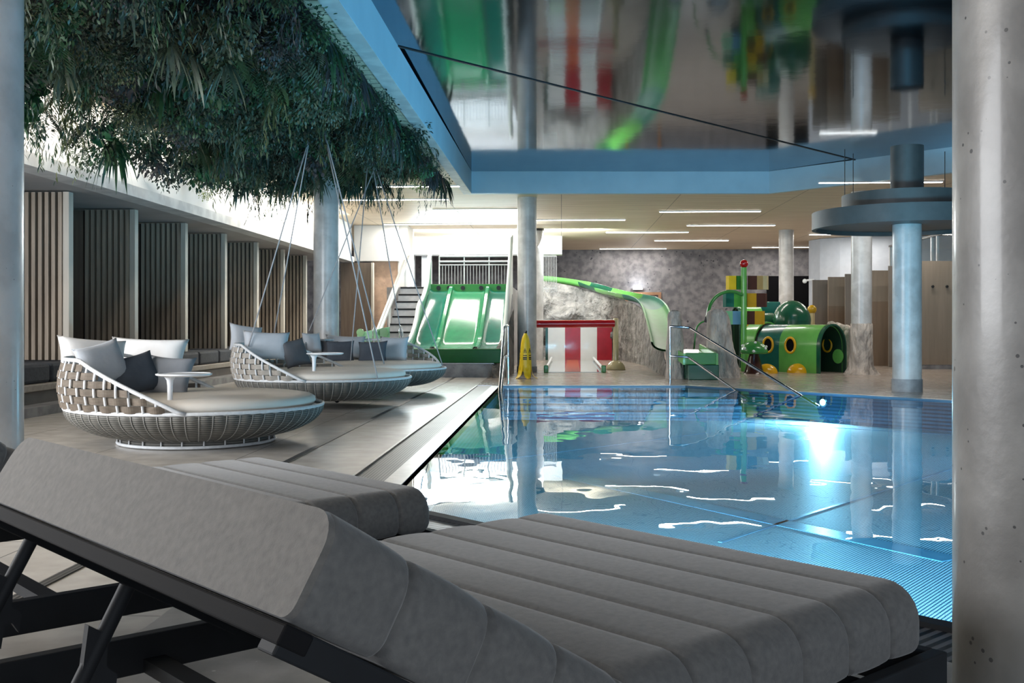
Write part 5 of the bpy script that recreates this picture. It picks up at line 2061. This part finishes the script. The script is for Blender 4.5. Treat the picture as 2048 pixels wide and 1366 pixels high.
b.build('head', 'rail_white', sl_, smooth=True)
b = MB()
b.tube([(-0.02, 0, 0.0), (0.26, 0.02, 0.03)], 0.03, 8)
b.build('arm', 'rail_white', sl_, smooth=True)

# ================================================================== HANGING GREENERY
rng = random.Random(21)


def leaf_quad(b, base, d, up, ln, wd, fold=0.25, curl=0.3):
    """pointed leaf: 4 segments wide in the middle"""
    d = d.normalized()
    s = d.cross(up)
    if s.length < 1e-3:
        s = d.cross(V(1, 0, 0))
    s.normalize()
    n_ = s.cross(d).normalized()
    p0 = base
    p1 = base + d * ln * 0.35 - n_ * ln * curl * 0.05
    p2 = base + d * ln * 0.7 - n_ * ln * curl * 0.2
    p3 = base + d * ln - n_ * ln * curl * 0.45
    b.add([p0, p1 + s * wd * 0.5, p1 - s * wd * 0.5, p2 + s * wd * 0.42, p2 - s * wd * 0.42, p3], [(0, 1, 2), (1, 3, 4, 2), (3, 5, 4)])


def rdir(down=0.6, r=rng):
    a = r.uniform(0, 2 * PI)
    return V(math.cos(a), math.sin(a), -r.uniform(down - 0.4, down + 0.5)).normalized()


def clump_strand(b, o_, ln, r, n=4):
    for k in range(n):
        a = r.uniform(0, 2 * PI)
        q = o_ + V(math.cos(a), math.sin(a), 0) * r.uniform(0, 0.10)
        dx, dy = r.uniform(-0.25, 0.25), r.uniform(-0.25, 0.25)
        L_ = ln * r.uniform(0.6, 1.1)
        m_ = int(L_ / 0.03)
        for i in range(m_):
            f = i / m_
            p = q + V(dx * f * L_, dy * f * L_, -L_ * f)
            leaf_quad(b, p, rdir(1.3, r), V(0, 0, 1), r.uniform(0.05, 0.11), r.uniform(0.009, 0.017), curl=0.5)


def clump_blades(b, o_, ln, r, n=22):
    for k in range(n):
        a = r.uniform(0, 2 * PI)
        d = V(math.cos(a), math.sin(a), -r.uniform(0.5, 2.2)).normalized()
        L_ = ln * r.uniform(0.5, 1.1)
        s = d.cross(V(0, 0, 1)).normalized()
        wd = r.uniform(0.012, 0.024)
        pts = []
        p = o_.copy()
        dd = d.copy()
        for i in range(5):
            pts.append(p.copy())
            p += dd * L_ / 4
            dd = (dd + V(0, 0, -0.35)).normalized()
        vs = []
        for i, q in enumerate(pts):
            w2 = wd * (0.5, 1.0, 0.95, 0.7, 0.05)[i]
            vs += [q + s * w2, q - s * w2]
        b.add(vs, [(2 * i, 2 * i + 1, 2 * i + 3, 2 * i + 2) for i in range(4)])


def clump_bush(b, o_, rad, r, n=130, sz=(0.03, 0.06)):
    for k in range(n):
        d = V(r.gauss(0, 1), r.gauss(0, 1), r.gauss(-0.4, 0.8)).normalized()
        p = o_ + d * rad * r.uniform(0.3, 1.0)
        leaf_quad(b, p, (d + rdir(0.4, r) * 0.8), V(r.uniform(-1, 1), r.uniform(-1, 1), 1), r.uniform(*sz), r.uniform(*sz) * 0.45, curl=0.4)


def clump_round(b, o_, rad, r, n=16, sz=(0.05, 0.085)):
    for k in range(n):
        d = V(r.gauss(0, 1), r.gauss(0, 1), r.gauss(-0.3, 0.7)).normalized()
        c = o_ + d * rad * r.uniform(0.4, 1.0)
        nrm = (d + V(0, -0.8, -0.2)).normalized()
        s = nrm.cross(V(0, 0, 1)).normalized()
        t = s.cross(nrm)
        R_ = r.uniform(*sz)
        b.add([o_ + V(0.004, 0, 0.02), o_ - V(0.004, 0, -0.02), c], [(0, 1, 2)])
        m_ = 10
        vs = [c + nrm * R_ * 0.15] + [c + s * R_ * math.cos(2 * PI * i / m_) * (1 + 0.1 * math.sin(3 * i)) + t * R_ * math.sin(2 * PI * i / m_) for i in range(m_)]
        b.add(vs, [(0, i + 1, (i + 1) % m_ + 1) for i in range(m_)])


def clump_fern(b, o_, ln, r, n=9):
    for k in range(n):
        a = r.uniform(0, 2 * PI)
        d = V(math.cos(a), math.sin(a), -r.uniform(0.1, 0.9)).normalized()
        L_ = ln * r.uniform(0.6, 1.0)
        p = o_.copy()
        s = d.cross(V(0, 0, 1)).normalized()
        m_ = 15
        for i in range(m_):
            f = i / m_
            q = p
            p = p + d * L_ / m_
            d = (d + V(0, 0, -0.10)).normalized()
            w2 = L_ * 0.30 * math.sin(PI * min(1, f * 0.95 + 0.12)) + 0.01
            for sg in (-1, 1):
                leaf_quad(b, q, (s * sg + d * 0.55), V(0, 0, 1), w2, 0.016, curl=0.25)


# mesh prototypes, one per kind
def proto(kind, seed):
    r = random.Random(seed)
    b = MB()
    o_ = V(0, 0, 0)
    if kind == 'strand':
        clump_strand(b, o_, 0.62, r, 5)
    elif kind == 'blades':
        clump_blades(b, o_, 0.55, r, 30)
    elif kind == 'bush':
        clump_bush(b, o_ - V(0, 0, 0.12), 0.24, r, 210)
    elif kind == 'broad':
        clump_bush(b, o_ - V(0, 0, 0.15), 0.24, r, 90, (0.06, 0.11))
    elif kind == 'round':
        clump_round(b, o_ - V(0, 0, 0.12), 0.20, r, 18)
    elif kind == 'fern':
        clump_fern(b, o_, 0.52, r, 9)
    elif kind == 'palm':
        clump_blades(b, o_, 0.50, r, 14)
        clump_fern(b, o_, 0.40, r, 4)
    elif kind == 'fine':
        clump_bush(b, o_ - V(0, 0, 0.10), 0.22, r, 260, (0.018, 0.04))
    return b


def zbot(x, y):
    """height of the underside of the hanging garden"""
    f = (x + 5.2) / 3.2
    g_ = max(0.0, min(1.0, (y - 10.0) / 8.0))
    lw_ = 0.14 * (1 - f) * (1 - g_)
    return 2.66 - lw_ + 0.30 * f + 0.36 * g_ + 0.16 * mnoise.noise((x * 0.9, y * 0.7, 3.3)) + 0.08 * mnoise.noise((x * 2.3, y * 2.1, 7.7))


KINDS = [('strand', ['leaf_blue', 'leaf_mid', 'leaf_sage', 'leaf_dark', 'leaf_olive'], 1), ('blades', ['leaf_dark', 'leaf_blue', 'leaf_olive', 'leaf_mid'], 1),
         ('bush', ['leaf_dark', 'leaf_mid', 'leaf_sage'], 3), ('broad', ['leaf_dark', 'leaf_mid', 'leaf_dusk'], 1), ('fine', ['leaf_dusk', 'leaf_sage', 'leaf_dark', 'leaf_olive'], 3),
         ('fern', ['leaf_dark', 'leaf_sage', 'leaf_mid', 'leaf_olive'], 2)]
PRO = {}
for kd, ms, wgt in KINDS + [('round', ['leaf_bright'], 1), ('palm', ['leaf_sage'], 1)]:
    PRO[kd] = [proto(kd, 100 + 17 * i + len(kd)) for i in range(4)]
LEAVES = ['leaf_dark', 'leaf_mid', 'leaf_blue', 'leaf_sage', 'leaf_bright', 'leaf_lime', 'leaf_olive', 'leaf_dusk']
PX0, PX1, PY0, PY1 = -5.15, -2.03, 5.2, 18.3


def stamp(big, src, p, rz, sc_, mt):
    R = Matrix.Rotation(rz, 3, 'Z') * sc_
    big.cur = LEAVES.index(mt)
    big.add([R @ Vector(v_) + p for v_ in src.v], src.f)


big = MB()
pool_k = [k for k in KINDS for _ in range(k[2])]
y = PY0
cnt = 0
while y < PY1:
    x = PX0 + rng.uniform(0, 0.2)
    while x < PX1:
        xx, yy = x + rng.uniform(-0.12, 0.12), y + rng.uniform(-0.14, 0.14)
        edge = min(xx - PX0, PX1 - xx, PY1 - yy)
        if xx < PX1 and xx > PX0 - 0.1 and yy < PY1 + 0.1:
            hsh = int(abs(math.sin(math.floor(xx / 0.75) * 12.9898 + math.floor((yy + 0.2 * math.sin(xx * 3)) / 0.85) * 78.233) * 43758.5453) * 100)
            kd, ms, _ = pool_k[hsh % len(pool_k)] if rng.random() < 0.6 else rng.choice(pool_k)
            zb = zbot(xx, yy)
            mt = rng.choice(ms)
            stamp(big, rng.choice(PRO[kd]), V(xx, yy, zb + 0.42 + rng.uniform(-0.12, 0.20)), rng.uniform(0, 6.28), rng.uniform(0.8, 1.15), mt)
            if rng.random() < 0.45:
                kd, ms, _ = rng.choice(pool_k)
                stamp(big, rng.choice(PRO[kd]), V(xx + 0.1, yy, zb + 0.68), rng.uniform(0, 6.28), rng.uniform(0.8, 1.1), rng.choice(ms))
            cnt += 1
        x += 0.30
    y += 0.30
# leaf curtain at the far and pool-side rims
for k in range(22):
    xx = PX0 + (PX1 - PX0) * rng.random()
    stamp(big, rng.choice(PRO[rng.choice(['strand', 'strand', 'blades', 'fern'])]), V(xx, PY1 - rng.uniform(0, 0.35), zbot(xx, PY1) + 0.35), rng.uniform(0, 6), rng.uniform(0.8, 1.2),
          rng.choice(['leaf_dark', 'leaf_blue', 'leaf_mid']))
for k in range(60):
    yy = PY0 + (PY1 - PY0) * rng.random()
    stamp(big, rng.choice(PRO[rng.choice(['strand', 'blades', 'bush'])]), V(PX1 + 0.05 - rng.uniform(0.0, 0.15), yy, 3.50), rng.uniform(0, 6), rng.uniform(0.7, 0.95),
          rng.choice(['leaf_dark', 'leaf_mid', 'leaf_dusk']))
o = big.build('hanging_foliage', LEAVES, recalc=False)
tag(o, 'dense mat of mixed dark green leaves hanging from the ceiling', 'foliage', kind='stuff')
tr2 = MB()
tr2.box(((PX0 + PX1) / 2, (PY0 + PY1) / 2 - 0.1, CEIL - 0.10), (PX1 - PX0 - 0.1, PY1 - PY0 - 0.5, 0.12))
o = tr2.build('planting_tray', 'black_matte')
tag(o, 'dark ceiling tray from which the greenery hangs', 'tray')

# individual plants that stand out of the mat
def plant(name, label, kd, mt, x, y, dz, group, s=1.0, z=None):
    src = rng.choice(PRO[kd])
    key = (id(src), mt)
    if key not in KIDS:
        KIDS[key] = src.build(name, mt, recalc=False)
        ob = KIDS[key]
    else:
        ob = KIDS[key].copy()
        COL.objects.link(ob)
    ob.name = name
    zz = (zbot(x, y) + dz) if z is None else z
    ob.location = (x, y, min(zz, 3.05 if kd == 'palm' else 3.4))
    ob.rotation_euler = (0, 0, rng.uniform(0, 6.28))
    ob.scale = (s, s, s)
    return tag(ob, label, 'plant', group)


def at_under(u, v, Y):
    """point on depth Y seen at pixel (u, v)"""
    return AT(u, v, Y)


for (u, v, Y) in ((120, 40, 8.3), (270, 120, 9.4), (430, 205, 11.4), (55, 215, 9.8), (205, 268, 11.6), (60, 175, 9.4), (600, 250, 15.2), (845, 300, 17.6), (405, 345, 14.8), (95, 90, 8.8)):
    p = at_under(u, v, Y * 0.93)
    plant('round_leaf_plant', 'cluster of round bright green leaves in the hanging greenery', 'round', 'leaf_bright', p.x, p.y, 0, 'round-leaved clusters in the hanging greenery', 0.75, p.z + 0.10)
for (u, v, Y) in ((125, 125, 8.8), (285, 200, 10.8), (445, 290, 13.6), (380, 20, 8.6), (455, 30, 8.9), (640, 300, 16.0), (340, 15, 8.3)):
    p = at_under(u, v, Y * 0.94)
    plant('palm_frond', 'drooping sage green palm-like frond in the hanging greenery', 'palm', 'leaf_sage', p.x, p.y, 0, 'palm-like fronds in the hanging greenery', 0.8, p.z + 0.15)
for (u, v, Y) in ((260, 250, 12.2), (345, 340, 14.2), (430, 350, 15.4), (90, 250, 10.2), (530, 360, 16.4), (700, 330, 17.2), (770, 370, 17.6), (805, 350, 17.8), (850, 360, 17.9), (735, 330, 17.5)):
    p = at_under(u, v, Y)
    plant('trailing_plant', 'long trailing blue-green plant at the lower rim of the hanging greenery', 'strand', 'leaf_blue', p.x, p.y, 0, 'trailing plants at the rim of the greenery', 0.9, p.z + 0.25)
p = at_under(838, 355, 17.4)
plant('lime_fern', 'pale lime leaf cluster at the far right tip of the hanging greenery', 'bush', 'leaf_lime', p.x, p.y, 0, None, 0.75, p.z + 0.08)
p = at_under(415, 390, 15.6)
plant('lime_fern', 'yellow-green leaf cluster low at the left rim of the hanging greenery', 'bush', 'leaf_lime', p.x, p.y, 0, None, 0.6, p.z + 0.12)
